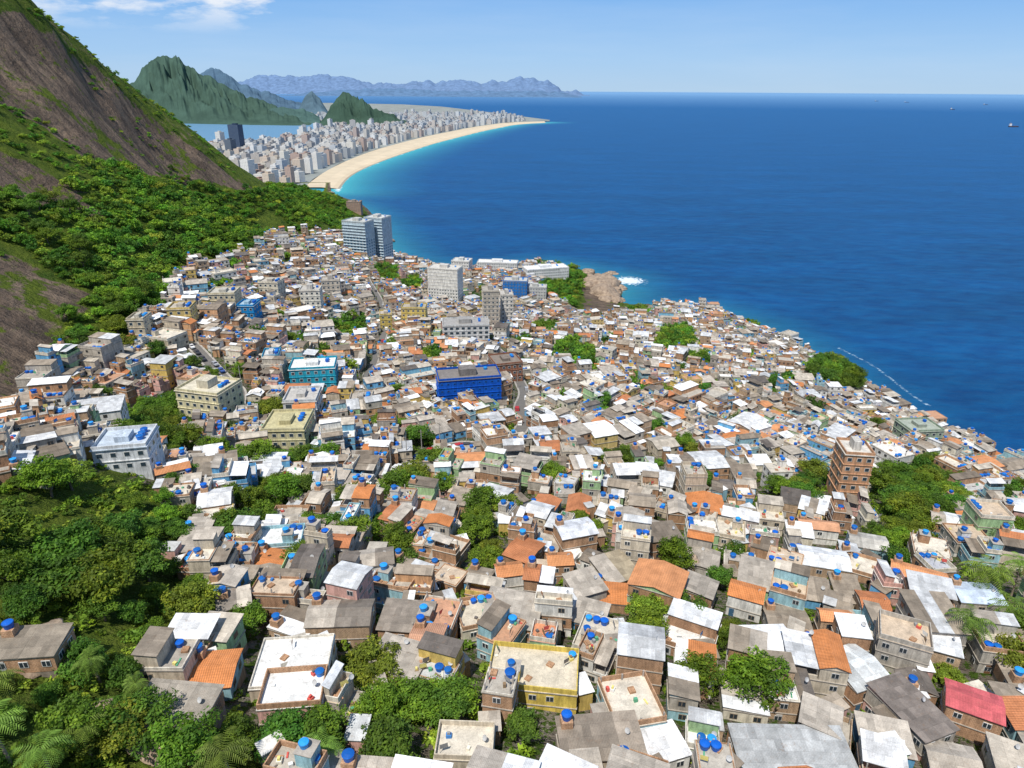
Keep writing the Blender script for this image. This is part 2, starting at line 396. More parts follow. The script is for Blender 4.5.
# sea
ang = np.radians(np.arange(-62, 62.1, .5)); rr = np.exp(np.arange(math.log(150), math.log(160000), .013))
AA, RR = np.meshgrid(ang, rr, indexing='ij'); WX = RR*np.sin(AA); WY = RR*np.cos(AA)
dB = segdist(WX, WY, WL); dC = segdist(WX, WY, EW)
me = bpy.data.meshes.new('water'); nx, ny = WX.shape; vid = np.arange(nx*ny).reshape(nx, ny)
faces = np.stack([vid[:-1, :-1], vid[:-1, 1:], vid[1:, 1:], vid[1:, :-1]], -1).reshape(-1, 4)
me.vertices.add(nx*ny); me.vertices.foreach_set('co', np.stack([WX, WY, WX*0], -1).astype(np.float32).reshape(-1))
me.loops.add(len(faces)*4); me.loops.foreach_set('vertex_index', faces.astype(np.int32).reshape(-1))
me.polygons.add(len(faces)); me.polygons.foreach_set('loop_start', np.arange(0, len(faces)*4, 4, dtype=np.int32)); me.update(calc_edges=True)
rp = survey(618, 280, 0)
foam = np.maximum(np.exp(-dB/12), np.maximum(.75*np.exp(-dC/9), 1.15*np.exp(-np.hypot(WX-rp[0]-12, WY-rp[1])/26)))
shal = np.maximum(np.exp(-(dB/75)**1.0), .5*np.exp(-dC/40))
far_haze = np.clip(np.log(RR/900)/math.log(60), 0, 1)
c4 = np.stack([shal, foam, far_haze, np.ones_like(foam)], -1).astype(np.float32)
ca = me.color_attributes.new('Zone', 'FLOAT_COLOR', 'POINT'); ca.data.foreach_set('color', c4.reshape(-1))
m, nt, b = newmat('sea_water'); p = posn(nt); zc = attr(nt, 'Zone').outputs['Color']
sep = N(nt, 'ShaderNodeSeparateColor'); nt.links.new(zc, sep.inputs[0])
w1 = noise(nt, mapping(nt, p, (1, 2.2, 1), (0, 0, .5)), .035, 8, .66); w2 = noise(nt, mapping(nt, p, (1, 3, 1), (0, 0, .3)), .004, 5, .6); w3 = noise(nt, p, .3, 4, .7)
deep = mixc(nt, ramp(nt, w1, .35, .65), (.0005, .040, .145), (.0012, .074, .21))
deep = scalec(nt, deep, ramp(nt, w2, .3, .7, .80, 1.2))
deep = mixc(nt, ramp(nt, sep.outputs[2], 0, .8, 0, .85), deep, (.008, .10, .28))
deep = mixc(nt, ramp(nt, sep.outputs[2], .58, 1.0, 0, .9), deep, (.15, .30, .50))  # pale horizon haze painted into the far water colour
cs = mixc(nt, ramp(nt, sep.outputs[0], .06, .95), deep, (.05, .36, .40))
fm = math_(nt, 'GREATER_THAN', math_(nt, 'ADD', sep.outputs[1], math_(nt, 'MULTIPLY', math_(nt, 'SUBTRACT', w3, .5), 1.3)), .66)
cs = mixc(nt, math_(nt, 'MULTIPLY', fm, .85), cs, (.75, .8, .82))
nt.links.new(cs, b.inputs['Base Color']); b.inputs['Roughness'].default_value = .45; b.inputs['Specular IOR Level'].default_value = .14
bump(nt, b, math_(nt, 'ADD', w1, math_(nt, 'MULTIPLY', w3, .15)), .8, 3.0); me.materials.append(m)
tag(obj('water', me), 'deep blue ocean with turquoise shallows reaching the horizon', 'sea', kind='structure')
a0 = survey(838, 346, 0); a1 = survey(936, 404, 0); Lq = []
m, nt, b = newmat('foam_streak'); p = posn(nt); nf = noise(nt, p, .25, 5, .8)
b.inputs['Base Color'].default_value = (.45, .62, .75, 1); nt.links.new(ramp(nt, nf, .48, .60, 0, .75), b.inputs['Alpha']); MATS['foam_streak'] = m
for i in range(30):
    t0, t1 = i/30, (i+1)/30
    def wp(t): return a0[0]+(a1[0]-a0[0])*t+4*math.sin(t*5), a0[1]+(a1[1]-a0[1])*t
    x0_, y0_ = wp(t0); x1_, y1_ = wp(t1)
    quad(Lq, [(x0_-1.1, y0_-.5, .08), (x1_-1.1, y1_-.5, .08), (x1_+1.1, y1_+.5, .08), (x0_+1.1, y0_+.5, .08)], 'foam_streak', (1, 1, 1))
tag(obj('water_foam', mesh_from('foam', Lq)), 'thin white foam streak on the sea', 'sea foam', kind='structure')

# ------------------------------------------------------------------ distant hills
def ridge(profile, t, width, col, label, seed, rough=.12, jag=0.0):
    pr = np.array(profile, float); NU = 320; uu = np.linspace(pr[0, 0], pr[-1, 0], NU); vv = np.interp(uu, pr[:, 0], pr[:, 1])
    kk = np.ones(7)/7; vv = np.convolve(np.pad(vv, 3, 'edge'), kk, 'valid')
    taper = np.minimum(1, np.minimum(uu-uu[0], uu[-1]-uu)/6)
    vv = vv+fbm(uu/7, uu*0, seed+40, 5)*jag*taper
    C3 = np.array([survey_t(u, v, t) for u, v in zip(uu, vv)])
    hh = np.maximum(C3[:, 2], 1); M_ = 44; wv = np.linspace(-1, 1, M_)
    Pg = np.zeros((NU, M_, 3))
    for j, w in enumerate(wv):
        dirn = C3[:, :2]/np.linalg.norm(C3[:, :2], axis=1)[:, None]
        Pg[:, j, :2] = C3[:, :2]+dirn*w*width
        zz = hh*(1-abs(w)**.95)
        zz = zz*(1+rough*2.2*fbm(uu/8.0+2*w, np.full(NU, w*4), seed, 6)*min(1, abs(w)*4))
        Pg[:, j, 2] = zz-(12 if abs(w) > .99 else 0)
    me = bpy.data.meshes.new('hill'); vid = np.arange(NU*M_).reshape(NU, M_)
    fs = np.stack([vid[:-1, :-1], vid[1:, :-1], vid[1:, 1:], vid[:-1, 1:]], -1).reshape(-1, 4)
    me.from_pydata(Pg.reshape(-1, 3).tolist(), [], fs.tolist()); me.update()
    me.polygons.foreach_set('use_smooth', np.ones(len(fs), bool))
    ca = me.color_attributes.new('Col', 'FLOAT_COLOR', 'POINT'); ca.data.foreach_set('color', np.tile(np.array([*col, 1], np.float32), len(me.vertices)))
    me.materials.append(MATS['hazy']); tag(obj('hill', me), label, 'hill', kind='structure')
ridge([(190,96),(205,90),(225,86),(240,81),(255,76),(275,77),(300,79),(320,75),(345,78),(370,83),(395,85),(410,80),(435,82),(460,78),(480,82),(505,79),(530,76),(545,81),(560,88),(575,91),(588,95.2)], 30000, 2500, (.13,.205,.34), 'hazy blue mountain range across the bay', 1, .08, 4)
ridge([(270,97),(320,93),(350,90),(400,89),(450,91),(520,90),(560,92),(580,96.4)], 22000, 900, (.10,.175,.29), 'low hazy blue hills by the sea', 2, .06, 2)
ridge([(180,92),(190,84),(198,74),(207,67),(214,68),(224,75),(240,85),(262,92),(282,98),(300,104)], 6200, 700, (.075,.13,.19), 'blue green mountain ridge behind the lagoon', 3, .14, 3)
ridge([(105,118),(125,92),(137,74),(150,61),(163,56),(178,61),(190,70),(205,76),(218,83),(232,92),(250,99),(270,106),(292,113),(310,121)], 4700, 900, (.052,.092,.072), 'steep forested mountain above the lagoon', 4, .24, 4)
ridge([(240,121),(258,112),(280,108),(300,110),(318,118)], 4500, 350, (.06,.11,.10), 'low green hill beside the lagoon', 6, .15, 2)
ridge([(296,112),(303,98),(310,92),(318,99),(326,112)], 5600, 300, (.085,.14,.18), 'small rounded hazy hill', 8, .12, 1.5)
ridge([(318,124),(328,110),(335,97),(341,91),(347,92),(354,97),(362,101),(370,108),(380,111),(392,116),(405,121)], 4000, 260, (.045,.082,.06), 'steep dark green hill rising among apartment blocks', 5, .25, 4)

# ------------------------------------------------------------------ distant city
CITY = [(190,156),(235,188),(270,192),(300,190),(310,180.5),(336,165.8),(372,151.2),(421,137.7),(470.5,127.6),(505.5,122.7),(525,120.5),(500,115.5),(450,111),(400,111),(385,118),(340,127),(318,132),(300,138),(262,146),(220,151)]
cands = []
beachpts = resamp(IL, 90)
def city_build(r, w, d, h, col):
    L = []
    box(L, -w/2, w/2, -d/2, d/2, -3, h, 'facade', col, top=False)
    quad(L, [(-w/2,-d/2,h),(w/2,-d/2,h),(w/2,d/2,h),(-w/2,d/2,h)], 'concrete', tuple(x*.85 for x in col))
    box(L, -w*.18, w*.2, -d*.2, d*.25, h, h+3.5, 'plaster', tuple(x*.9 for x in col))
    return L
for gx_ in range(-95, 30):
    for gy_ in range(0, 165):
        bx = gx_*31.0
        cands.append((bx+R.uniform(-9, 9), 1350+gy_*29+bx*.15+R.uniform(-8, 8)))
cx = np.array(cands); u, v, dep = project(cx[:, 0], cx[:, 1], np.full(len(cx), 2.0))
ok = inpoly(u, v, CITY) | ((inpoly(u, v, [(235,121),(330,121),(330,118),(300,112),(235,114)])) & (NR.rand(len(cx)) < .35))
db = segdist(cx[:, 0], cx[:, 1], beachpts)
ok &= (db > 20)
ok &= NR.rand(len(cx)) < .9
sel = cx[ok]; u = u[ok]; v = v[ok]; dep = dep[ok]; db = db[ok]
order = np.argsort(dep)
PAL = [(.70,.67,.62),(.60,.54,.46),(.76,.74,.70),(.48,.44,.40),(.66,.54,.43),(.55,.57,.59),(.48,.34,.27),(.80,.79,.77),(.36,.38,.40),(.74,.70,.62)]
rest = []
for k, i in enumerate(order):
    near = dep[i] < 2400
    h = R.choice([9, 14, 20, 26, 33, 38, 42, 30] if near else [7, 9, 12, 16, 20, 24, 28, 32])
    if db[i] < 60: h = max(h, 24)
    if R.random() < .025: h = R.uniform(42, 60)
    haze_tint = min(1, .1+max(0, (dep[i]-1500)/3500))
    c = R.choice(PAL); c = tuple(c[q]*(1-.5*haze_tint)+(.46, .52, .58)[q]*.5*haze_tint for q in range(3))  # paints bluish distance haze into the building colour
    if R.random() < .14 and db[i] > 70: c = (.08, .14, .06); h = 9
    w, d = (R.uniform(13, 27), R.uniform(12, 24)) if near else (R.uniform(13, 29), R.uniform(12, 24))
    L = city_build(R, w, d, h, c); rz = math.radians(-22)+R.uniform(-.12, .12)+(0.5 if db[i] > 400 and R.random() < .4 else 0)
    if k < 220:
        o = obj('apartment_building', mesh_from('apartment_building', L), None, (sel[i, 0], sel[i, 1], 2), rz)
        tag(o, ('tall ' if h > 28 else 'mid-rise ')+('pale' if c[0] > .5 else 'brown grey')+' apartment block in the city by the beach', 'building', 'apartment blocks behind the beach')
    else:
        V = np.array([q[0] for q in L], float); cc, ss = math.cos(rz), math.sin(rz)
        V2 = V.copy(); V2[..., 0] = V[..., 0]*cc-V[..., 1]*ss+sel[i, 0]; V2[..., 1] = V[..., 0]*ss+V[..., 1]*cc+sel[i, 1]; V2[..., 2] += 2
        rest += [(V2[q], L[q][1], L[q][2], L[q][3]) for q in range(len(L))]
if rest:
    tag(obj('distant_city', mesh_from('distant_city', rest)), 'mass of distant pale apartment blocks along the beach', 'city', kind='stuff')
for (u_, v_, w_px, h_px, cc) in ((238,152,11,24,(.03,.06,.12)),(231,154,7,12,(.10,.13,.17))):
    X_, Y_, _ = survey(u_, v_+6, 2); t_ = Y_/1.06
    o = obj('office_tower', mesh_from('office_tower', city_build(R, w_px*t_/F, 28, (h_px+6)*t_/F, cc)), None, (X_, Y_, 2), -.2)
    tag(o, 'tall dark glass office tower above the apartment blocks', 'building')

# ------------------------------------------------------------------ houses
BRICK = [(.46,.25,.14),(.51,.29,.17),(.40,.22,.13),(.50,.33,.21)]
WALLS = [('brick', c, 'bare brick') for c in BRICK]+[('brick', BRICK[1], 'bare brick')]+[('plaster', (.50,.46,.40), 'grey cement'), ('plaster', (.60,.51,.39), 'beige'), ('plaster', (.44,.40,.35), 'grey cement'),
  ('plaster', (.72,.66,.53), 'cream'), ('plaster', (.80,.78,.73), 'white'), ('plaster', (.80,.78,.73), 'white'), ('plaster', (.72,.52,.16), 'ochre'), ('plaster', (.66,.38,.20), 'terracotta'),
  ('plaster', (.16,.42,.68), 'blue'), ('plaster', (.34,.56,.62), 'turquoise'), ('plaster', (.38,.56,.30), 'pale green'), ('plaster', (.70,.42,.36), 'pink'), ('plaster', (.64,.56,.44), 'beige')]
SHEETS = [((.22,.18,.14), 'dark')]*5+[((.33,.275,.215), 'brown')]*6+[((.44,.39,.33), 'grey')]*7+[((.58,.59,.60), 'metal')]*6+[((.82,.82,.82), 'white')]*5+[((.15,.13,.115), 'dark')]*2+[((.52,.46,.38), 'tan')]*4
TILES = [(.66,.25,.09),(.70,.31,.14),(.56,.22,.10)]
SLABS = [(.56,.51,.43),(.46,.42,.36),(.63,.57,.47),(.68,.62,.52),(.40,.36,.31),(.75,.72,.67),(.78,.76,.72),(.52,.29,.18),(.58,.46,.34),(.50,.50,.49)]
BLUE = [(.006,.12,.50),(.01,.16,.56),(.004,.09,.42),(.02,.24,.62)]
def jit(c, a=.1):
    k = 1+R.uniform(-a, a); return tuple(min(.95, x*k) for x in c)
def roof_panels(L, WL_, x0, x1, y0, y1, z, rise, kind, col, mat, ov, wallmat, wallcol):
    th = .07
    def slab(xa, xb, ya, za, yb, zb, c):
        ln = math.hypot(yb-ya, zb-za)
        quad(L, [(xa,ya,za),(xb,ya,za),(xb,yb,zb),(xa,yb,zb)], mat, c, ((xa,0),(xb,0),(xb,ln),(xa,ln)))
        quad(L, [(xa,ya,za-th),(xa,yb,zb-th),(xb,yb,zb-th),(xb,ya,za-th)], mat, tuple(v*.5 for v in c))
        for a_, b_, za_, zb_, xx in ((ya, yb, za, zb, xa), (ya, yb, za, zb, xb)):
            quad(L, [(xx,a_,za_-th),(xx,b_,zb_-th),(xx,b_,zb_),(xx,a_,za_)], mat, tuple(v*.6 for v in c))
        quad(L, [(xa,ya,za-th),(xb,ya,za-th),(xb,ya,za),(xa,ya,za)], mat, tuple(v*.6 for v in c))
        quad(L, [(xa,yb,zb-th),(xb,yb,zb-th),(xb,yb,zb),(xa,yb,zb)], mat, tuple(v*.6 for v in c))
    npn = 1 if mat == 'tile' else R.choice([1, 1, 2, 2, 3])
    xs = [x0-ov]+sorted(x0+(x1-x0)*((k+R.uniform(-.2, .2))/npn) for k in range(1, npn))+[x1+ov]
    base = z+.1
    for k in range(len(xs)-1):
        c = jit(col, .22 if mat == 'sheet' else .1)
        if mat == 'sheet' and R.random() < .18: c = jit(R.choice(SHEETS)[0])
        dz = R.uniform(0, .05)
        if kind == 'mono':
            s = rise/(y1-y0); slab(xs[k], xs[k+1], y0-ov, base-s*ov+dz, y1+ov, base+rise+s*ov+dz, c)
        else:
            ym = (y0+y1)/2; s = rise/(ym-y0)
            slab(xs[k], xs[k+1], y0-ov, base-s*ov+dz, ym, base+rise+dz, c); slab(xs[k], xs[k+1], y1+ov, base-s*ov+dz, ym, base+rise+dz, jit(c, .06))
    zr = base-th-.01
    if kind == 'mono':
        quad(WL_, [(x0,y1,z),(x1,y1,z),(x1,y1,zr+rise),(x0,y1,zr+rise)], wallmat, wallcol)
        for xx in (x0, x1): quad(WL_, [(xx,y0,z),(xx,y1,z),(xx,y1,zr+rise),(xx,y0,zr)], wallmat, wallcol)
        quad(WL_, [(x0,y0,z),(x1,y0,z),(x1,y0,zr),(x0,y0,zr)], wallmat, wallcol)
    else:
        for xx in (x0, x1):
            quad(WL_, [(xx,y0,z),(xx,y1,z),(xx,y1,zr),(xx,y0,zr)], wallmat, wallcol)
            quad(WL_, [(xx,y0,zr),(xx,y1,zr),(xx,(y0+y1)/2,zr+rise),(xx,(y0*.75+y1*.25),zr+rise*.5)], wallmat, wallcol)
        for yy in (y0, y1): quad(WL_, [(x0,yy,z),(x1,yy,z),(x1,yy,zr),(x0,yy,zr)], wallmat, wallcol)
def parapet(L, x0, x1, y0, y1, z, h, mat, col, t=.15, sides='nsew'):
    if 's' in sides: box(L, x0, x1, y0, y0+t, z, z+h, mat, col)
    if 'n' in sides: box(L, x0, x1, y1-t, y1, z, z+h, mat, col)
    if 'w' in sides: box(L, x0, x0+t, y0+t, y1-t, z, z+h, mat, col)
    if 'e' in sides: box(L, x1-t, x1, y0+t, y1-t, z, z+h, mat, col)
def make_house(w, d, n, wall=None, roof=None, roofcol=None):
    P_ = {k: [] for k in ('wall', 'floor_slab', 'roof', 'parapet', 'terrace_post', 'stair_room')}
    wins = []; doors = []; tanks = []; spots = []; clut = []
    wm, wc, wname = wall or R.choice(WALLS); sh = 2.5
    x0, x1, y0, y1 = -w/2, w/2, -d/2, d/2
    box(P_['wall'], x0+.05, x1-.05, y0+.05, y1-.05, -6, 0, 'plaster', (.32,.27,.22), top=False)
    z = 0; setback = (n >= 2 and R.random() < .6) if roof is None else False
    cur = (x0, x1, y0, y1)
    sc = (.42,.38,.33)
    for k in range(n):
        a0_, a1_, b0_, b1_ = cur
        mm, cc = (wm, wc) if (k == 0 or R.random() < .75) else R.choice([('brick', BRICK[0]), (wm, jit(wc)), ('plaster', (.50,.45,.38))])
        if k == n-1 and setback:
            f = R.uniform(.4, .68); side = R.choice('nsew'); c_ = [a0_, a1_, b0_, b1_]
            pz_ = z
            if side == 'e': c_[1] = a0_+(a1_-a0_)*f; ter = (c_[1]+.02, a1_, b0_, b1_)
            if side == 'w': c_[0] = a1_-(a1_-a0_)*f; ter = (a0_, c_[0]-.02, b0_, b1_)
            if side == 'n': c_[3] = b0_+(b1_-b0_)*f; ter = (a0_, a1_, c_[3]+.02, b1_)
            if side == 's': c_[2] = b1_-(b1_-b0_)*f; ter = (a0_, a1_, b0_, c_[2]-.02)
            a0_, a1_, b0_, b1_ = c_; cur = tuple(c_)
            parapet(P_['parapet'], *ter, pz_, R.choice([.3, .8, 1.0]), mm, cc, sides={'e': 'nse', 'w': 'nsw', 'n': 'new', 's': 'sew'}[side])
            if R.random() < .4:
                roof_panels(P_['roof'], [], ter[0]+.1, ter[1]-.1, ter[2]+.1, ter[3]-.1, z+2.0, .35, 'mono', R.choice(SHEETS)[0], 'sheet', .1, mm, cc)
                for qx in (ter[0]+.25, ter[1]-.25):
                    for qy in (ter[2]+.25, ter[3]-.25): box(P_['terrace_post'], qx-.06, qx+.06, qy-.06, qy+.06, z, z+2.06, 'plain', (.3,.28,.25))
            else: spots.append((ter, pz_, True))
        box(P_['wall'], a0_, a1_, b0_, b1_, z, z+sh-.14, mm, jit(cc, .06), top=False)
        box(P_['floor_slab'], a0_-.12, a1_+.12, b0_-.12, b1_+.12, z+sh-.14, z+sh, 'concrete', sc, bot=True)
        for (L0, L1, fixed, rz, ax) in ((a0_, a1_, b0_, 0, 'x'), (b0_, b1_, a1_, math.pi/2, 'y'), (a0_, a1_, b1_, math.pi, 'x'), (b0_, b1_, a0_, -math.pi/2, 'y')):
            ln = L1-L0; m_ = int(ln/2.5)
            for q in range(m_):
                if R.random() < .38: continue
                pos = L0+ln*(q+.5)/m_+R.uniform(-.25, .25)
                loc = (pos, fixed, z+1.35) if ax == 'x' else (fixed, pos, z+1.35)
                wins.append((loc, rz))
        if k == 0: doors.append(((a0_+.9+R.uniform(0, .8), b0_, 1.05), 0))
        z += sh
    a0_, a1_, b0_, b1_ = cur
    rt = roof or R.choices(['sheet', 'gable', 'slab', 'posts', 'tile', 'half'], [28, 12, 30, 7, 10, 17])[0]
    rc, rn = (roofcol, 'pale') if roofcol else R.choice(SHEETS)
    if rt in ('sheet', 'gable', 'tile'):
        mat = 'tile' if rt == 'tile' else 'sheet'
        if mat == 'tile': rc = rc if roofcol else R.choice(TILES); rn = 'orange tile'
        kind = 'mono' if rt == 'sheet' else 'gable'
        roof_panels(P_['roof'], P_['wall'], a0_+.01, a1_-.01, b0_+.01, b1_-.01, z+.003, R.uniform(.25, .7) if kind == 'mono' else R.uniform(.5, 1.0), kind, rc, mat, R.uniform(.15, .35), wm, wc)
        if R.random() < .4:
            qx, qy = a0_+1.0, b1_-1.0
            box(P_['stair_room'], qx-.75, qx+.75, qy-.75, qy+.75, z, z+1.5, 'brick', BRICK[1]); tanks.append((qx, qy, z+1.5))
        nm = rn+' corrugated roof' if mat == 'sheet' else 'orange tile roof'
    elif rt in ('slab', 'half'):
        fc = R.choice(SLABS) if roofcol is None else roofcol
        quad(P_['roof'], [(a0_-.1,b0_-.1,z+.02),(a1_+.1,b0_-.1,z+.02),(a1_+.1,b1_+.1,z+.02),(a0_-.1,b1_+.1,z+.02)], 'concrete', fc)
        ph = R.choice([.15, .4, .8, .9])
        parapet(P_['parapet'], a0_, a1_, b0_, b1_, z+.003, ph, *(R.choice([(wm, wc), ('brick', BRICK[1]), ('plaster', (.68,.63,.54))])))
        if rt == 'half':
            f = R.uniform(.35, .55); yy = b1_-(b1_-b0_)*f
            box(P_['wall'], a0_+.17, a1_-.17, yy, b1_-.17, z+.025, z+2.2, wm, wc, top=False)
            roof_panels(P_['roof'], P_['wall'], a0_+.18, a1_-.18, yy+.01, b1_-.18, z+2.2, .3, 'mono', rc, 'sheet', .2, wm, wc)
            spots.append(((a0_, a1_, b0_, yy), z+.02, False))
        else:
            if R.random() < .5:
                qx, qy = a0_+(a1_-a0_)*R.choice([.28, .70]), b0_+(b1_-b0_)*R.choice([.3, .70])
                hh = 2.0
                box(P_['stair_room'], qx-1.0, qx+1.0, qy-1.0, qy+1.0, z+.025, z+hh, wm, jit(wc))
                box(P_['stair_room'], qx-1.1, qx+1.1, qy-1.1, qy+1.1, z+hh+.003, z+hh+.1, 'concrete', sc, bot=True)
                tanks.append((qx-.3, qy, z+hh+.1))
            spots.append(((a0_, a1_, b0_, b1_), z+.02, False))
            if R.random() < .5:
                for qx in (a0_+.3, a1_-.3, (a0_+a1_)/2):
                    for qy in (b0_+.3, b1_-.3): box(P_['terrace_post'], qx-.1, qx+.1, qy-.1, qy+.1, z+.03, z+R.uniform(.9, 1.4), 'concrete', (.42,.38,.34))
        nm = 'flat concrete roof'
    else:
        quad(P_['roof'], [(a0_-.1,b0_-.1,z+.02),(a1_+.1,b0_-.1,z+.02),(a1_+.1,b1_+.1,z+.02),(a0_-.1,b1_+.1,z+.02)], 'concrete', R.choice(SLABS))
        parapet(P_['parapet'], a0_, a1_, b0_, b1_, z+.003, .9, wm, wc)
        for qx in (a0_+.35, a1_-.35):
            for qy in (b0_+.35, (b0_+b1_)/2, b1_-.35): box(P_['terrace_post'], qx-.08, qx+.08, qy-.08, qy+.08, z+.03, z+2.16, 'plain', (.32,.3,.27))
        f = R.uniform(0, .35)
        roof_panels(P_['roof'], [], a0_, a1_, b0_+(b1_-b0_)*f, b1_, z+2.1, .4, 'mono', rc, 'sheet', .2, wm, wc)
        nm = rn+' sheet canopy roof'
    for (ter, zt, _) in spots:
        k = R.choice([0, 1, 1, 2, 2, 3]) if (ter[1]-ter[0] > 2.0 and ter[3]-ter[2] > 2.0) else 0
        cx_, cy_ = R.choice([ter[0]+.95, ter[1]-.95]), R.choice([ter[2]+.95, ter[3]-.95])
        for q in range(k):
            ax = cx_+(1.35*q if cx_ < (ter[0]+ter[1])/2 else -1.35*q)
            if ter[0]+.7 < ax < ter[1]-.7: tanks.append((ax, cy_, zt+.003))
        for q in range(R.randrange(3, 10)):
            qx, qy = R.uniform(ter[0]+.6, ter[1]-.6), R.uniform(ter[2]+.6, ter[3]-.6); clut.append((qx, qy, zt+.006+.002*q))
    nw = {1: 'single-storey', 2: 'two-storey', 3: 'three-storey', 4: 'four-storey', 5: 'five-storey'}.get(n, 'tall')
    return P_, wins, doors, tanks, z, f'{nw} {wname} house with {nm}', clut

FRAMES = [(.7,.7,.68),(.25,.2,.15),(.5,.5,.5)]
WM = []
for fc in FRAMES:
    L = []; fw, fh = .55, .48
    box(L, -fw, fw, -.07, 0, -fh, fh, 'plain', fc, bot=True)
    for s in (-1, 1):
        quad(L, [(s*.27-.22,-.085,-fh+.08),(s*.27+.22,-.085,-fh+.08),(s*.27+.22,-.085,fh-.08),(s*.27-.22,-.085,fh-.08)], 'glass', (.03,.04,.05))
    WM.append(mesh_from('window', L))
DM = []
for c in ((.16,.08,.04),(.45,.45,.44),(.05,.12,.2)):
    L = []; box(L, -.45, .45, -.07, 0, -1.03, 1.03, 'plain', c); box(L, .32, .38, -.12, -.07, -.05, .05, 'plain', (.5,.5,.5)); DM.append(mesh_from('door', L))
TB, TL = [], []
for c in BLUE:
    L = []; cyl(L, 0, 0, 0, .85, .6, .74, 'plastic', c, 18, False); cyl(L, 0, 0, .85, .9, .79, .79, 'plastic', c, 18, False); TB.append(mesh_from('tank_body', L))
    L = []; cyl(L, 0, 0, .902, .98, .79, .72, 'plastic', jit(c, .3), 18, False); cyl(L, 0, 0, .98, 1.1, .72, .25, 'plastic', jit(c, .3), 18, True); TL.append(mesh_from('tank_lid', L))

BLOBS = [(150,430,44,24),(185,455,26,12),(285,462,34,13),(268,512,26,24),(235,376,14,9),(160,366,14,12),(350,332,20,12),(572,357,26,17),(428,455,17,12),(475,522,20,12),(483,546,15,15),
 (412,487,15,12),(676,340,22,14),(840,378,30,16),(915,500,46,34),(905,540,40,18),(774,506,18,15),(818,490,26,17),(704,487,16,9),(556,288,20,9),(240,412,24,14),(328,543,13,11),(378,548,32,9),(356,680,30,24),
 (430,728,62,22),(525,745,20,26),(1010,500,24,12),(1012,660,14,24),(722,655,16,16),(576,676,12,10),(600,768,40,12),(395,500,20,10),(120,480,14,8),(260,420,26,12),(700,360,14,8),(765,322,24,8),
 (200,600,40,18),(240,640,30,10),(320,745,34,24),(690,455,12,9),(490,575,14,8),(905,570,16,8),(935,600,14,8),(640,312,14,5),(430,360,14,8),(385,352,10,6),(505,600,18,6),(640,592,14,6),(950,685,24,14),(885,620,16,10),
 (385,275,14,9),(410,285,12,7),(660,432,12,6),(605,415,10,7),(760,480,14,6),(783,383,12,8),(690,700,14,8),(380,768,60,14),(250,690,26,12),(460,600,12,6),(340,610,16,7),(800,640,10,6),(330,400,12,6),(545,330,14,6),
 (620,465,9,6),(560,450,8,5),(740,430,10,5),(480,300,10,5),(300,345,12,5),(380,430,10,5),(860,590,10,6),(700,395,9,5),(535,500,9,5),(445,400,8,5),(590,535,9,5),(730,560,9,5),(330,470,12,6),(640,380,8,4),
 (180,400,18,8),(205,375,10,6),(100,405,16,8),(215,290,12,6),(235,275,12,5),(290,262,10,5),(255,345,10,6),(320,360,14,6),(350,375,10,5),(400,400,10,6),(225,465,14,7),(310,500,14,8),(350,515,12,7),(230,545,16,9),(440,500,12,7),(300,575,14,7),(415,575,12,6),(580,610,10,6),(440,675,14,8),(400,690,14,8),(650,660,10,6),(760,700,10,6),(830,610,10,6),(560,400,8,5),(520,345,10,5),(610,345,9,4),(650,350,9,5),(750,355,9,5),(810,410,9,5),(870,430,10,5)]
PALMZ = [(982,588,28,28),(962,640,22,20)]
def inblob(u, v, g=1.0, Z=None):
    r = np.zeros(np.shape(u), bool)
    for (a, b_, ru, rv) in (Z or BLOBS): r |= ((u-a)/(ru*g))**2+((v-b_)/(rv*g))**2 < 1
    return r
STREETS = [[(362,395),(370,372),(378,350),(386,325),(378,300),(366,280)], [(488,455),(512,440),(528,425),(518,412),(526,395),(510,360),(490,345)],
           [(190,345),(215,372),(240,395),(236,415)], [(395,475),(440,452),(462,446),(484,448)]]
SW = []
for s in STREETS:
    q = [pick(u, v)[:2] for u, v in s]; SW.append(smoothl(resamp(q, 80), 9))
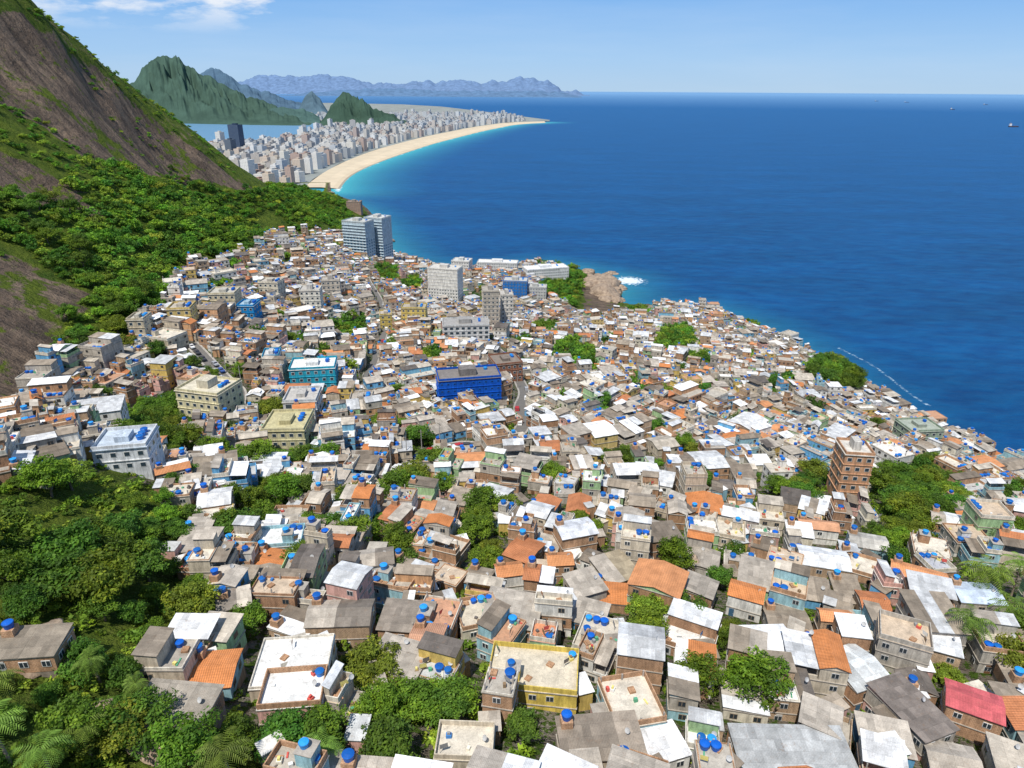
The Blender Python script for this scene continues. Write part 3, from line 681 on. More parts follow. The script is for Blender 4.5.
LM = [(445,305,31,33,16,(.78,.76,.70),-.25,(.6,.58,.54),'white ten-storey apartment tower with rows of windows','tower'),
 (358,258,26,30,18,(.50,.60,.66),-.35,(.55,.55,.52),'pale blue glazed hotel tower with balconies','glass'),
 (378,262,20,37,20,(.50,.60,.66),-.35,(.6,.6,.58),'tall pale blue glazed hotel wing','glass'),
 (461,276,18,13,16,(.75,.73,.7),-.2,(.6,.6,.58),'small white apartment block','tower'),
 (468,408,62,26,12,(.006,.10,.52),.2,(.22,.20,.19),'long bright blue building with dark flat roof','blue'),
 (515,300,24,18,16,(.02,.18,.52),-.1,(.5,.5,.48),'bright blue commercial building by the shore','tower'),
 (490,330,16,36,14,(.50,.45,.38),.1,(.4,.37,.33),'grey beige apartment tower','tower'),
 (506,328,12,30,12,(.66,.62,.56),.1,(.5,.48,.45),'pale narrow apartment tower','tower'),
 (545,280,44,10,18,(.76,.76,.74),.3,(.80,.81,.82),'long low white hall with pale roof','tower'),
 (497,274,40,10,14,(.74,.74,.71),-.1,(.78,.78,.77),'long low white building by the shore','tower'),
 (535,300,22,12,12,(.60,.60,.58),-.1,(.5,.5,.48),'grey white block near the headland','tower'),
 (207,428,48,34,13,(.70,.64,.42),-.25,(.62,.57,.45),'pale yellow four-storey apartment block','tower'),
 (301,428,32,24,12,(.58,.60,.61),.1,(.5,.48,.45),'grey white apartment block with wide windows','tower'),
 (247,326,17,18,10,(.02,.26,.58),0,(.35,.5,.6),'bright blue narrow house block','tower'),
 (312,392,44,17,12,(.03,.36,.50),.15,(.74,.75,.74),'turquoise school building with white roof','tower'),
 (465,345,46,18,16,(.62,.63,.63),.1,(.36,.35,.34),'pale building with large dark windows and grey roof','tower'),
 (284,450,42,13,14,(.62,.57,.36),.05,(.52,.47,.27),'low pale yellow building with yellowish roof','tower'),
 (852,500,27,46,9,(.56,.32,.19),-.12,(.60,.57,.52),'orange brown brick apartment building above the trees','tower'),
 (121,476,50,22,10,(.70,.72,.74),.2,(.50,.57,.65),'white building with blue doors and roof terrace','tower'),
 (414,332,24,19,10,(.66,.52,.17),0,(.4,.36,.3),'yellow ochre rendered house block','tower'),
 (353,213,14,8,14,(.45,.30,.22),0,(.3,.27,.24),'brown lookout building on the headland','tower'),
 (505,382,28,18,14,(.30,.14,.09),.3,(.24,.2,.17),'dark red brick apartment block','tower'),
 (310,312,20,20,10,(.74,.71,.63),.1,(.5,.48,.45),'white five-storey apartment block','tower'),
 (222,314,26,17,12,(.66,.58,.40),.1,(.5,.48,.42),'cream rendered three-storey apartment block','tower'),
 (138,345,16,18,9,(.60,.52,.38),.1,(.5,.47,.4),'beige rendered house block below the forest','tower'),
 (270,372,16,14,9,(.05,.30,.48),.2,(.6,.6,.6),'blue green rendered house block','tower'),
 (385,330,12,12,9,(.60,.46,.14),.2,(.5,.45,.4),'yellow rendered house block beside the street','tower'),
 (180,332,22,16,10,(.66,.50,.20),.15,(.5,.45,.38),'ochre rendered house block below the forest','tower'),
 (330,300,18,16,10,(.56,.50,.42),.2,(.45,.42,.38),'beige rendered apartment block on the slope','tower'),
 (270,300,20,15,10,(.70,.64,.52),-.1,(.5,.46,.4),'cream rendered apartment block on the slope','tower'),
 (360,420,22,18,10,(.52,.46,.38),.1,(.42,.38,.33),'grey beige rendered apartment block','tower'),
 (922,448,34,20,12,(.34,.42,.32),.1,(.36,.40,.34),'grey green building at the cliff edge','tower')]
EXCL = []
def landmark(u_, v_, wp_, hp_, dm, wc, yaw, rc, label, kind):
    x, y, z, t = pick(u_, v_)
    w = wp_*t/F; h = hp_*t/F/.9; nf = max(1, round(h/3.0)); sh = 3.0
    EXCL.append((x, y+dm*.4, max(w, dm)*.5+2.0, yaw, w, dm))
    e = obj('apartment_building' if nf > 2 else 'low_building', None, None, (x, y+dm/2, z), yaw)
    tag(e, label, 'building')
    L = []; Ls = []
    box(L, -w/2, w/2, -dm/2, dm/2, -12, nf*sh, 'plaster', wc, top=False)
    for k in range(1, nf): box(Ls, -w/2-.2, w/2+.2, -dm/2-(.9 if kind == 'glass' else .2), dm/2+.2, k*sh-.12, k*sh+.1, 'plaster', tuple(min(.8, c*1.15) for c in wc), bot=True)
    obj('wall', mesh_from('wall', L), e)
    if Ls: obj('floor_slab', mesh_from('floor_slab', Ls), e)
    L = []; Z = nf*sh
    box(L, -w/2-.3, w/2+.3, -dm/2-.3, dm/2+.3, Z, Z+.2, 'concrete', rc, bot=True)
    obj('roof', mesh_from('roof', L), e)
    L = []; parapet(L, -w/2, w/2, -dm/2, dm/2, Z+.203, .8, 'plaster', tuple(c*.95 for c in wc), .25); obj('parapet', mesh_from('parapet', L), e)
    L = []; box(L, -w*.15, w*.12, -dm*.2, dm*.2, Z+.21, Z+(3 if nf > 3 else 1.6), 'plaster', rc); obj('lift_housing', mesh_from('lift_housing', L), e)
    ww, wh = (2.2, 1.7) if kind == 'glass' or 'large' in label or 'wide' in label else ((1.0, .7) if kind == 'blue' else (1.3, 1.2))
    fcol = (.01,.14,.50) if kind == 'blue' else (.6,.6,.58)
    L = []; box(L, -ww/2, ww/2, -.06, 0, -wh/2, wh/2, 'plain', fcol, bot=True)
    quad(L, [(-ww/2+.1,-.075,-wh/2+.1),(ww/2-.1,-.075,-wh/2+.1),(ww/2-.1,-.075,wh/2-.1),(-ww/2+.1,-.075,wh/2-.1)], 'glass', (.05,.16,.26) if kind == 'glass' else ((.01,.03,.12) if kind == 'blue' else (.03,.05,.07)))
    wmesh = mesh_from('window', L); cnt = 0
    nc = max(2, int(w/(ww+1.3))); ns_ = max(1, int(dm/(ww+1.8)))
    for k in range(nf):
        for q in range(nc):
            if cnt < 98: obj('window', wmesh, e, (-w/2+w*(q+.5)/nc, -dm/2, k*sh+1.6)); cnt += 1
        for q in range(ns_):
            for sx, rz in ((1, math.pi/2), (-1, -math.pi/2)):
                if cnt < 98: obj('window', wmesh, e, (sx*w/2, -dm/2+dm*(q+.5)/ns_, k*sh+1.6), rz); cnt += 1
    return x, y+dm/2, z+Z+.21, w, dm, yaw
tankspots = []
for a in LM:
    X_, Y_, Z_, w, dm, yaw = landmark(*a)
    for q in range(R.choice([1, 2, 3])):
        ax, ay = w*.3, dm*.25-q*1.8
        tankspots.append((X_+ax*math.cos(yaw)-ay*math.sin(yaw), Y_+ax*math.sin(yaw)+ay*math.cos(yaw), Z_, 1.1))
SPEC = [(768,668,7.5,9,2,'gable',(.82,.82,.82),.05),(790,768,15,7,1,'sheet',(.50,.51,.51),-.02),(966,725,7,5.5,2,'gable',(.55,.12,.13),-.5),(300,690,10,9,2,'slab',(.78,.77,.74),.1),
 (820,575,10,7,2,'gable',(.62,.63,.64),-.25),(865,555,8,6,2,'gable',(.46,.44,.40),-.3),(535,692,13,8,2,'slab',(.62,.55,.43),-.12),(970,612,8,6,2,'gable',(.50,.58,.70),-.1),
 (660,560,7,6,3,'sheet',(.20,.165,.13),.2),(220,520,6.5,7,2,'gable',(.70,.70,.70),.3),(285,560,9,6.5,2,'slab',(.78,.78,.76),.15),(615,585,7,8,2,'sheet',(.36,.30,.21),.4),
 (575,555,8,6,3,'gable',(.64,.66,.70),.3),(850,690,7,8,2,'gable',(.60,.62,.62),.35),(905,730,6,10,2,'sheet',(.2,.17,.15),.35),(600,768,10,6,2,'sheet',(.30,.25,.2),.1),
 (345,640,10,6,2,'gable',(.26,.225,.19),.05),(410,640,8,6.5,2,'sheet',(.28,.24,.2),-.1),(185,728,9,5,1,'sheet',(.34,.30,.25),-.1),(40,668,8,5,1,'sheet',(.32,.27,.21),.1),
 (440,640,6.5,8,2,'slab',(.55,.30,.19),-.2),(545,655,4,4,2,'slab',(.60,.26,.14),-.2),(370,580,10,5,2,'gable',(.24,.205,.17),.2),(300,715,8,6,2,'slab',(.78,.78,.76),.1),(240,625,5,4,2,'sheet',(.3,.26,.22),.4),
 (660,762,6,5,1,'sheet',(.84,.84,.84),.3),(585,605,6,6,2,'sheet',(.84,.84,.84),.4),(810,520,6,7,2,'gable',(.76,.77,.78),-.5),(560,580,5,4,2,'tile',(.68,.30,.13),.1),(815,540,9,4,2,'tile',(.64,.34,.20),-.2),(345,588,6,4,1,'tile',(.68,.32,.12),.1),
 (930,580,5,6,2,'slab',(.45,.46,.50),.1),(480,635,7,7,2,'slab',(.60,.53,.42),.3),(630,730,7,8,2,'slab',(.66,.60,.5),.2),(430,665,5,7,2,'tile',(.62,.34,.22),-.1),(510,590,5,4,2,'tile',(.66,.28,.12),.2)]
sites = []
for (u_, v_, w, d, nn_, rk, rc, yaw) in SPEC:
    x, y, z, t = pick(u_, v_)
    EXCL.append((x, y, 0, yaw, w-2.5, d-2.5))
    sites.append(dict(x=x, y=y, w=w, d=d, yaw=yaw, n=nn_, roof=rk, rc=rc, spec=True))
CW_, CD_ = 6.4, 6.8
I, J = np.meshgrid(np.arange(-115, 115), np.arange(-25, 150), indexing='ij')
bx = I*CW_+1.6*np.sin(J*1.7); by = J*CD_
th0 = .22
lx = bx*math.cos(th0)-by*math.sin(th0)+150; ly = bx*math.sin(th0)+by*math.cos(th0)-40
lx = lx+38*(vnoise(lx/110, ly/110, 31)-.5)*2; ly = ly+34*(vnoise(lx/100, ly/100, 41)-.5)*2
lx = lx.ravel()+NR.uniform(-1.6, 1.6, lx.size); ly = ly.ravel()+NR.uniform(-1.6, 1.6, ly.size)
def free(lx, ly, pad, road):
    lz = hz(lx, ly); u, v, dep = project(lx, ly, lz)
    ok = inpoly(u, v, URBAN) & ~inblob(u, v) & ~inblob(u, v, 1, PALMZ) & (ly > 25) & (u > -80) & (u < 1110) & (v < 900) & (lz > 3)
    for s in SW: ok &= segdist(lx, ly, s) > road
    for (ex, ey, er, yaw, w, d) in EXCL:
        dx_, dy_ = lx-ex, ly-ey; a_ = dx_*math.cos(yaw)+dy_*math.sin(yaw); b_ = -dx_*math.sin(yaw)+dy_*math.cos(yaw)
        ok &= ~((np.abs(a_) < w/2+pad) & (np.abs(b_) < d/2+pad))
    return ok
def siteyaw(x, y): return th0+(float(vnoise(x/130, y/130, 51))-.5)*1.5
# larger multi-storey blocks scattered through the settlement
ok = free(lx, ly, 6.5, 9)
idxs = list(np.where(ok)[0]); R.shuffle(idxs); bigs = []
for i in idxs:
    if len(bigs) >= 110: break
    dd_ = math.hypot(lx[i], ly[i])
    if dd_ < 185: continue
    if all((lx[i]-a)**2+(ly[i]-b_)**2 > 26**2 for a, b_ in bigs):
        bigs.append((lx[i], ly[i])); w, d = R.uniform(8, 14), R.uniform(7, 11); yaw = siteyaw(lx[i], ly[i])
        EXCL.append((lx[i], ly[i], 0, yaw, w-2.0, d-2.0))
        wl = R.choice([WALLS[1], ('plaster', (.76,.72,.64), 'white'), ('plaster', (.76,.74,.70), 'white'), ('plaster', (.66,.57,.42), 'beige'), ('plaster', (.50,.46,.40), 'grey cement'), ('plaster', (.72,.54,.22), 'ochre'), ('plaster', (.64,.37,.21), 'terracotta'), ('plaster', (.20,.45,.62), 'blue')])
        sites.append(dict(x=float(lx[i]), y=float(ly[i]), w=w, d=d, yaw=yaw, n=R.choice([2, 3, 3, 4]), roof=R.choice(['slab', 'slab', 'sheet', 'gable', 'half']), rc=None, spec=False, wall=wl))
ok = free(lx, ly, 2.7, 4.7)
green = vnoise(lx/35, ly/35, 77)
drop = NR.rand(lx.size) < np.where(green > .70, .32, .06)
house_ok = ok & ~drop; treex = lx[ok & drop]; treey = ly[ok & drop]
for i in np.where(house_ok)[0]:
    yaw = siteyaw(lx[i], ly[i])+R.uniform(-.22, .22)+(math.pi/2 if R.random() < .35 else 0)
    nn_ = R.choices([1, 2, 3, 4], [38, 42, 17, 3])[0]
    big = R.uniform(.72, 1.12) if R.random() < .85 else R.uniform(1.15, 1.45)
    sites.append(dict(x=float(lx[i]), y=float(ly[i]), w=CW_*big*R.uniform(.82, 1.15), d=CD_*big*R.uniform(.75, 1.05), yaw=yaw, n=nn_, roof=None, rc=None, spec=False))
for s in sites:
    g = hz(s['x'], s['y']); s['z'] = float(g)-.3+R.uniform(-.3, .5)
    uu, vv, dd = project(s['x'], s['y'], s['z']+4)
    vis = -30 < uu < 1054 and 0 < vv < 790
    s['rank'] = (float(dd) if vis else 1e5)-(1e4 if s['spec'] else 0)
sites.sort(key=lambda s: s['rank'])
def xf(L, x, y, z, rz):
    V = np.array([q[0] for q in L], float); c, s = math.cos(rz), math.sin(rz)
    o = np.empty_like(V); o[..., 0] = V[..., 0]*c-V[..., 1]*s+x; o[..., 1] = V[..., 0]*s+V[..., 1]*c+y; o[..., 2] = V[..., 2]+z
    return o
FARV, FARM, FARC, FARU = [], [], [], []
near_tanks, far_tanks = [], []
dish_spots = []; CL = []
CLC = [(.7,.7,.68),(.25,.17,.1),(.45,.25,.15),(.05,.2,.5),(.6,.1,.08),(.7,.6,.2),(.3,.3,.3),(.75,.72,.6),(.1,.35,.2),(.15,.13,.12)]
for k, s in enumerate(sites):
    yellow = s['spec'] and s['w'] == 13
    P_, wins, doors, tanks, zt, lab, clut = make_house(s['w'], s['d'], s['n'], roof=s['roof'], roofcol=s['rc'], wall=('plaster', (.70,.53,.12), 'yellow') if yellow else s.get('wall'))
    x, y, z, rz = s['x'], s['y'], s['z'], s['yaw']
    c, sn = math.cos(rz), math.sin(rz)
    if s['n'] == 1: z += .8
    tw = [(x+a*c-b_*sn, y+a*sn+b_*c, z+t_, R.uniform(.7, .95)) for a, b_, t_ in tanks]
    if k < 1000:
        for (a, b_, t_) in clut:
            Lb = []; q = R.random()
            if q < .3: box(Lb, -.25, .25, -.2, .2, 0, R.uniform(.2, .7), 'plain', R.choice(CLC))
            elif q < .5: box(Lb, -R.uniform(.4, 1.1), .3, -.1, .1, 0, .12, 'plain', R.choice(CLC))
            elif q < .7: box(Lb, -.5, .5, -.45, .45, 0, R.uniform(.1, .35), 'brick', BRICK[0])
            elif q < .85:
                box(Lb, -.02, .02, -.02, .02, 0, 1.5, 'plain', (.3,.3,.3)); hc = R.choice(CLC)
                quad(Lb, [(.03,0,.7),(.03+R.uniform(.5, 1.2),.05,.7),(1.0,.05,1.45),(.03,0,1.45)], 'plain', hc)
            else: box(Lb, -.35, .35, -.3, .3, 0, .45, 'plain', R.choice(CLC)); box(Lb, -.2, .2, -.15, .15, .452, .8, 'plain', R.choice(CLC))
            V = xf(Lb, 0, 0, 0, R.random()*3); Vw = V.copy()
            Vw[..., 0] = V[..., 0]+x+a*c-b_*sn; Vw[..., 1] = V[..., 1]+y+a*sn+b_*c; Vw[..., 2] += z+t_
            CL += [(Vw[j], Lb[j][1], Lb[j][2], Lb[j][3]) for j in range(len(Lb))]
    if k < 300:
        e = obj('house', None, None, (x, y, z), rz); tag(e, lab, 'house', 'hillside settlement houses')
        for pn, L in P_.items():
            if pn == 'terrace_post':
                for q in range(0, len(L), 5): obj(pn, mesh_from(pn, L[q:q+5]), e)
            elif L: obj(pn, mesh_from(pn, L), e)
        fm_ = R.choice(WM)
        for q, (loc, r_) in enumerate(wins):
            if q < 30: obj('window', fm_, e, loc, r_)
        for loc, r_ in doors: obj('door', R.choice(DM), e, loc, r_)
        near_tanks += tw
        if R.random() < .4: dish_spots.append((x+(s['w']*.35)*c, y+(s['w']*.35)*sn, z+zt+.0))
    else:
        Lall = [q for L in P_.values() for q in L]
        for (a, b_, zz), r_ in wins:
            cc, ss = math.cos(r_), math.sin(r_); o_ = -.05
            pts4 = [(a+dx_*cc-o_*ss, b_+dx_*ss+o_*cc, zz+dz_) for dx_, dz_ in ((-.5, -.45), (.5, -.45), (.5, .45), (-.5, .45))]
            quad(Lall, pts4, 'glass', (.05,.05,.05))
        FARV.append(xf(Lall, x, y, z, rz)); FARM += [q[1] for q in Lall]; FARC += [q[2] for q in Lall]; FARU += [q[3] for q in Lall]
        far_tanks += tw
# small sheds and lean-tos squeezed between the houses
sx_ = lx+CW_*.5+NR.uniform(-.6, .6, lx.size); sy_ = ly+CD_*.5+NR.uniform(-.6, .6, ly.size)
oks = free(sx_, sy_, 1.5, 4.6) & (NR.rand(lx.size) < .7)
shed = sorted(((float(math.hypot(sx_[i], sy_[i])), sx_[i], sy_[i]) for i in np.where(oks)[0]))
nshed = 0
for (_, x, y) in shed:
    L = {'wall': [], 'roof': []}; w, d, h = R.uniform(1.8, 3.8), R.uniform(1.8, 3.6), R.uniform(2.0, 4.4)
    wm_, wc_, nm_ = R.choice(WALLS); z = float(hz(x, y)); rz = th0+R.uniform(-.5, .5)
    box(L['wall'], -w/2, w/2, -d/2, d/2, -4, h, wm_, jit(wc_), top=False)
    if R.random() < .75: roof_panels(L['roof'], L['wall'], -w/2+.01, w/2-.01, -d/2+.01, d/2-.01, h+.003, .3, 'mono', R.choice(SHEETS)[0], 'sheet', .2, wm_, wc_)
    else: box(L['roof'], -w/2-.1, w/2+.1, -d/2-.1, d/2+.1, h, h+.14, 'concrete', R.choice(SLABS), bot=True)
    uu, vv, dd = project(x, y, z)
    if nshed < 120 and -20 < uu < 1044 and vv < 800:
        nshed += 1; e = obj('lean_to_shed', None, None, (x, y, z), rz); tag(e, f'small {nm_} shed squeezed between hillside houses', 'shed', 'small sheds between the houses')
        for pn in L: obj(pn, mesh_from(pn, L[pn]), e)
    else:
        La = L['wall']+L['roof']; FARV.append(xf(La, x, y, z, rz)); FARM += [q[1] for q in La]; FARC += [q[2] for q in La]; FARU += [q[3] for q in La]
mats = sorted(set(FARM)); idx = {k: i for i, k in enumerate(mats)}
o = obj('hillside_houses', mesh_np('hillside_houses', np.concatenate(FARV), FARC, [idx[q] for q in FARM], FARU, mats))
tag(o, 'dense mass of small brick and concrete houses down the hillside', 'houses', kind='stuff')
tag(obj('rooftop_clutter', mesh_from('rooftop_clutter', CL)), 'crates, laundry, bricks and planks scattered over flat roofs', 'clutter', kind='stuff')
near_tanks += tankspots
near_tanks.sort(key=lambda t: math.dist(t[:3], (0, 0, H)))
far_tanks += near_tanks[300:]
for (x, y, z, s_) in near_tanks[:300]:
    k = R.randrange(4); e = obj('water_tank', None, None, (x, y, z+.004), R.random()*6, s_)
    tag(e, 'round blue plastic water tank on a rooftop', 'water tank', 'rooftop water tanks')
    obj('tank_body', TB[k], e); obj('tank_lid', TL[k], e)
L = []
for (x, y, z, s_) in far_tanks:
    c = R.choice(BLUE); cyl(L, x, y, z+.004, z+.9*s_, .65*s_, .78*s_, 'plastic', c, 8, False); cyl(L, x, y, z+.9*s_, z+1.1*s_, .78*s_, .3*s_, 'plastic', c, 8, True)
tag(obj('water_tanks', mesh_from('water_tanks', L)), 'many small blue water tanks on distant roofs', 'water tanks', kind='stuff')

# ------------------------------------------------------------------ streets, cars, poles
m, nt, b = newmat('asphalt'); p = posn(nt); nn = noise(nt, p, .8, 5, .7)
nt.links.new(mixc(nt, nn, (.09,.085,.08), (.21,.195,.175)), b.inputs['Base Color']); b.inputs['Roughness'].default_value = .95; MATS['asphalt'] = m
for si, s in enumerate(SW):
    d = np.gradient(s, axis=0); d /= np.linalg.norm(d, axis=1)[:, None]; nrm = np.c_[-d[:, 1], d[:, 0]]
    L = []; Lk = []
    zc_ = hz(s[:, 0], s[:, 1])+.35
    kk = np.ones(7)/7; zc_ = np.convolve(np.pad(zc_, 3, 'edge'), kk, 'valid')
    for i in range(79):
        def pt(j, off, dz=0): q = s[j]+nrm[j]*off; return (q[0], q[1], zc_[j]+dz)
        quad(L, [pt(i, -2.1), pt(i, 2.1), pt(i+1, 2.1), pt(i+1, -2.1)], 'asphalt', (1, 1, 1))
        for a_, b_ in ((-2.9, -2.1), (2.1, 2.9)):
            quad(Lk, [pt(i, a_, .12), pt(i, b_, .12), pt(i+1, b_, .12), pt(i+1, a_, .12)], 'concrete', (.42,.39,.35))
            e_ = b_ if a_ < 0 else a_
            quad(Lk, [pt(i, e_, 0), pt(i, e_, .12), pt(i+1, e_, .12), pt(i+1, e_, 0)], 'concrete', (.42,.39,.35))
            f_ = a_ if a_ < 0 else b_
            quad(Lk, [pt(i, f_, -3), pt(i, f_, .12), pt(i+1, f_, .12), pt(i+1, f_, -3)], 'concrete', (.36,.33,.3))
    tag(obj('road', mesh_from('road', L)), 'narrow worn asphalt street between the houses', 'road', kind='structure')
    tag(obj('pavement', mesh_from('pavement', Lk)), 'raised concrete pavement along the street', 'pavement', kind='structure')
    for q in range(6, 76, 7):
        if R.random() < .25: continue
        side = R.choice([-1, 1]); pos = s[q]+nrm[q]*1.25*side; yaw = math.atan2(d[q, 1], d[q, 0])
        cc, cn = R.choice([((.7,.7,.7), 'white'),((.05,.05,.06), 'black'),((.4,.03,.03), 'red'),((.35,.36,.38), 'grey'),((.75,.75,.73), 'white'),((.05,.1,.3), 'blue')])
        e = obj('parked_car', None, None, (pos[0], pos[1], zc_[q]+.004), yaw); tag(e, f'small {cn} hatchback car parked at a narrow street kerb', 'car', 'cars parked along the street')
        L = []
        prof = [(-2,.35),(-2,.8),(-1.75,.95),(-1.5,1.4),(.35,1.45),(1.0,.98),(1.95,.85),(2.05,.4)]
        for a0_, a1_ in zip(prof, prof[1:]+prof[:1]):
            quad(L, [(a0_[0],-.8,a0_[1]),(a0_[0],.8,a0_[1]),(a1_[0],.8,a1_[1]),(a1_[0],-.8,a1_[1])], 'plastic', cc)
        for sy in (-.8, .8):
            quad(L, [(-2,sy,.35),(2.05,sy,.4),(1.95,sy,.85),(-2,sy,.8)], 'plastic', cc); quad(L, [(-2,sy,.8),(1.95,sy,.85),(1.0,sy,.98),(-1.75,sy,.95)], 'plastic', cc); quad(L, [(-1.75,sy,.95),(1.0,sy,.98),(.35,sy,1.45),(-1.5,sy,1.4)], 'plastic', cc)
        obj('body', mesh_from('body', L), e)
        L = []
        for sy in (-.81, .81): quad(L, [(-1.55,sy,1.0),(.75,sy,1.0),(.3,sy,1.38),(-1.4,sy,1.34)], 'glass', (.02,.02,.03))
        quad(L, [(.45,-.7,1.41),(.45,.7,1.41),(.95,.7,1.04),(.95,-.7,1.04)], 'glass', (.02,.02,.03)); quad(L, [(-1.57,-.7,1.3),(-1.57,.7,1.3),(-1.76,.7,1.0),(-1.76,-.7,1.0)], 'glass', (.02,.02,.03))
        obj('window', mesh_from('window', L), e)
        for wx in (-1.25, 1.3):
            for wy in (-.82, .82):
                L = []; cyl(L, 0, 0, -.1, .1, .33, .33, 'plain', (.02,.02,.02), 12, True); w_o = obj('wheel', mesh_from('wheel', L), e, (wx, wy, .33)); w_o.rotation_euler = (math.pi/2, 0, 0)
    for q in range(4, 78, 16):
        pos = s[q]+nrm[q]*2.55; e = obj('utility_pole', None, None, (pos[0], pos[1], zc_[q]+.12), math.atan2(nrm[q, 1], nrm[q, 0]))
        tag(e, 'grey concrete utility pole with crossarm beside the street', 'utility pole', 'utility poles along the streets')
        L = []; tube(L, [(0,0,-.5),(0,0,8.5)], [.17,.11], 'concrete', (.4,.38,.35)); obj('pole', mesh_from('pole', L), e)
        L = []; box(L, -1, 1, -.06, .06, 7.7, 7.85, 'bark', (.1,.07,.05), bot=True); obj('crossarm', mesh_from('crossarm', L), e)

# ------------------------------------------------------------------ trees
def crown(rs, Rr, hgt, ncl, nleaf, leaf, cz, base=(.045,.095,.016), cvar=.3):
    dirs = rs.normal(size=(ncl, 3)); dirs[:, 2] = np.abs(dirs[:, 2])*.9-.25; dirs /= np.linalg.norm(dirs, axis=1)[:, None]
    cc = dirs*rs.uniform(.3, .95, (ncl, 1))*np.array([Rr, Rr, hgt]); cr = rs.uniform(.16, .36, ncl)*Rr
    cf = rs.uniform(1-cvar, 1+cvar, ncl)
    k = rs.choice(ncl, nleaf, p=cr**2/np.sum(cr**2)); d = rs.normal(size=(nleaf, 3)); d /= np.linalg.norm(d, axis=1)[:, None]; d[:, 2] = np.where(rs.rand(nleaf) < .55, np.abs(d[:, 2]), d[:, 2])
    pos = cc[k]+d*(cr[k]*rs.uniform(.5, 1.15, nleaf))[:, None]*np.array([1, 1, .75])
    pos[:, 2] += cz
    nrm = d+rs.normal(size=(nleaf, 3))*.6+np.array([0, 0, .45]); nrm /= np.linalg.norm(nrm, axis=1)[:, None]
    r = rs.normal(size=(nleaf, 3)); a = np.cross(nrm, r); a /= np.linalg.norm(a, axis=1)[:, None]; b_ = np.cross(nrm, a)
    sz = leaf*rs.uniform(.5, 1.35, nleaf)[:, None]
    V = np.stack([pos-a*sz, pos-b_*sz*.5, pos+a*sz, pos+b_*sz*.5], 1)
    lf = cf[k]*rs.uniform(.7, 1.3, nleaf); warm = rs.uniform(0, .4, nleaf)*(cf[k] > 1)
    C = np.array(base)[None]*lf[:, None]*np.stack([1+warm, 1+warm*.35, 1-warm*.2], 1)
    return V, C
def trunk_L(rs, h, r, Rr):
    L = []; bend = rs.uniform(-.4, .4, 2); col = (.15,.12,.09)
    p1 = (bend[0], bend[1], h*.55); tube(L, [(0,0,-1.2),(bend[0]*.4,bend[1]*.4,h*.25),p1], [r,r*.8,r*.62], 'bark', col)
    for q in range(5):
        a = q*2*math.pi/5+rs.uniform(-.3, .3); e = (p1[0]+math.cos(a)*Rr*.55, p1[1]+math.sin(a)*Rr*.55, h*rs.uniform(.85, 1.15))
        mid = (p1[0]*.6+e[0]*.4, p1[1]*.6+e[1]*.4, h*.72); tube(L, [p1, mid, e], [r*.5,r*.35,r*.12], 'bark', col, 5)
    return L
GREENS = [(.092,.18,.018),(.07,.155,.018),(.13,.21,.02),(.060,.14,.018),(.16,.23,.025),(.10,.19,.016)]
TREES = []
for k in range(8):
    rs = np.random.RandomState(100+k); Rr, hg = 5.0, [3.4, 4.4, 2.8, 3.8, 3.2, 4.8, 3.6, 4.0][k]; cz = 5.2
    V, C = crown(rs, Rr, hg, 46, 4800, .30, cz, GREENS[k % 6])
    TREES.append((mesh_from('trunk', trunk_L(rs, 5.2, .32, Rr)), mesh_np('crown', V, C, mats=('foliage',))))
LOW = []
for k in range(8):
    rs = np.random.RandomState(200+k); V, C = crown(rs, 5.0, [3.4, 4.0, 3.0, 3.8][k % 4], 24, 380, .72, 5.0, GREENS[k % 6], .25); LOW.append((V, C))
MIDS = []
for k in range(8):
    rs = np.random.RandomState(300+k); V, C = crown(rs, 5.0, [3.4, 4.0, 3.0][k % 3], 32, 1100, .48, 5.0, GREENS[k % 6], .28); MIDS.append((V, C))
FOREST = [(60,178),(84,168),(120,166),(150,184),(190,180),(228,194),(252,190),(300,186),(325,193),(346,206),(352,222),(345,232),(320,234),(270,236),(248,255),(190,265),(165,296),(140,330),(150,350),(130,372),(100,372),(60,370),(58,332),(92,300),(45,272),(0,242),(-120,232),(-120,200),(0,200),(60,214),(100,216),(70,196)]
FG = [(-120,500),(0,494),(60,484),(120,470),(196,520),(204,542),(172,560),(214,600),(204,640),(142,658),(150,712),(238,716),(262,768),(275,810),(-120,810)]
xs, ys = np.meshgrid(np.arange(-560, 420, 5.8), np.arange(30, 1400, 5.8), indexing='ij')
xs = xs.ravel()+NR.uniform(-2.6, 2.6, xs.size); ys = ys.ravel()+NR.uniform(-2.6, 2.6, ys.size); zs = hz(xs, ys)
u, v, dep = project(xs, ys, zs)
inF = inpoly(u, v, FOREST); inG = inpoly(u, v, FG); inB = inblob(u, v, .95)
upper = inpoly(u, v, GRASS) & (NR.rand(len(u)) < .5)
rim = inpoly(u, v, RIM) & (NR.rand(len(u)) < .25)
r2 = (inpoly(u, v, ROCK2) | inpoly(u, v, ROCK)) & (vnoise(xs/22, ys/22, 6) > .8) & (NR.rand(len(u)) < .6)
keepF = inF & (vnoise(xs/30, ys/30, 8) > .14)
keepG = inG & (vnoise(xs/14, ys/14, 9) > .42)
headl = inpoly(u, v, [(535,264),(575,268),(584,274),(582,292),(575,308),(560,302),(545,285)]) & (NR.rand(len(u)) < .85)
coastg = inpoly(u, v, [(740,306),(770,314),(800,330),(795,348),(760,330)]) & (NR.rand(len(u)) < .4)
bigc = ((u-840)/32)**2+((v-378)/17)**2 < 1
ok = (keepF | keepG | inB | upper | rim | r2 | headl | coastg) & (zs > 2) & ~inblob(u, v, 1.1, PALMZ)
for (ex, ey, er, yaw, w, d) in EXCL: ok &= ~((np.abs(xs-ex) < w/2+2.5) & (np.abs(ys-ey) < d/2+2.5))
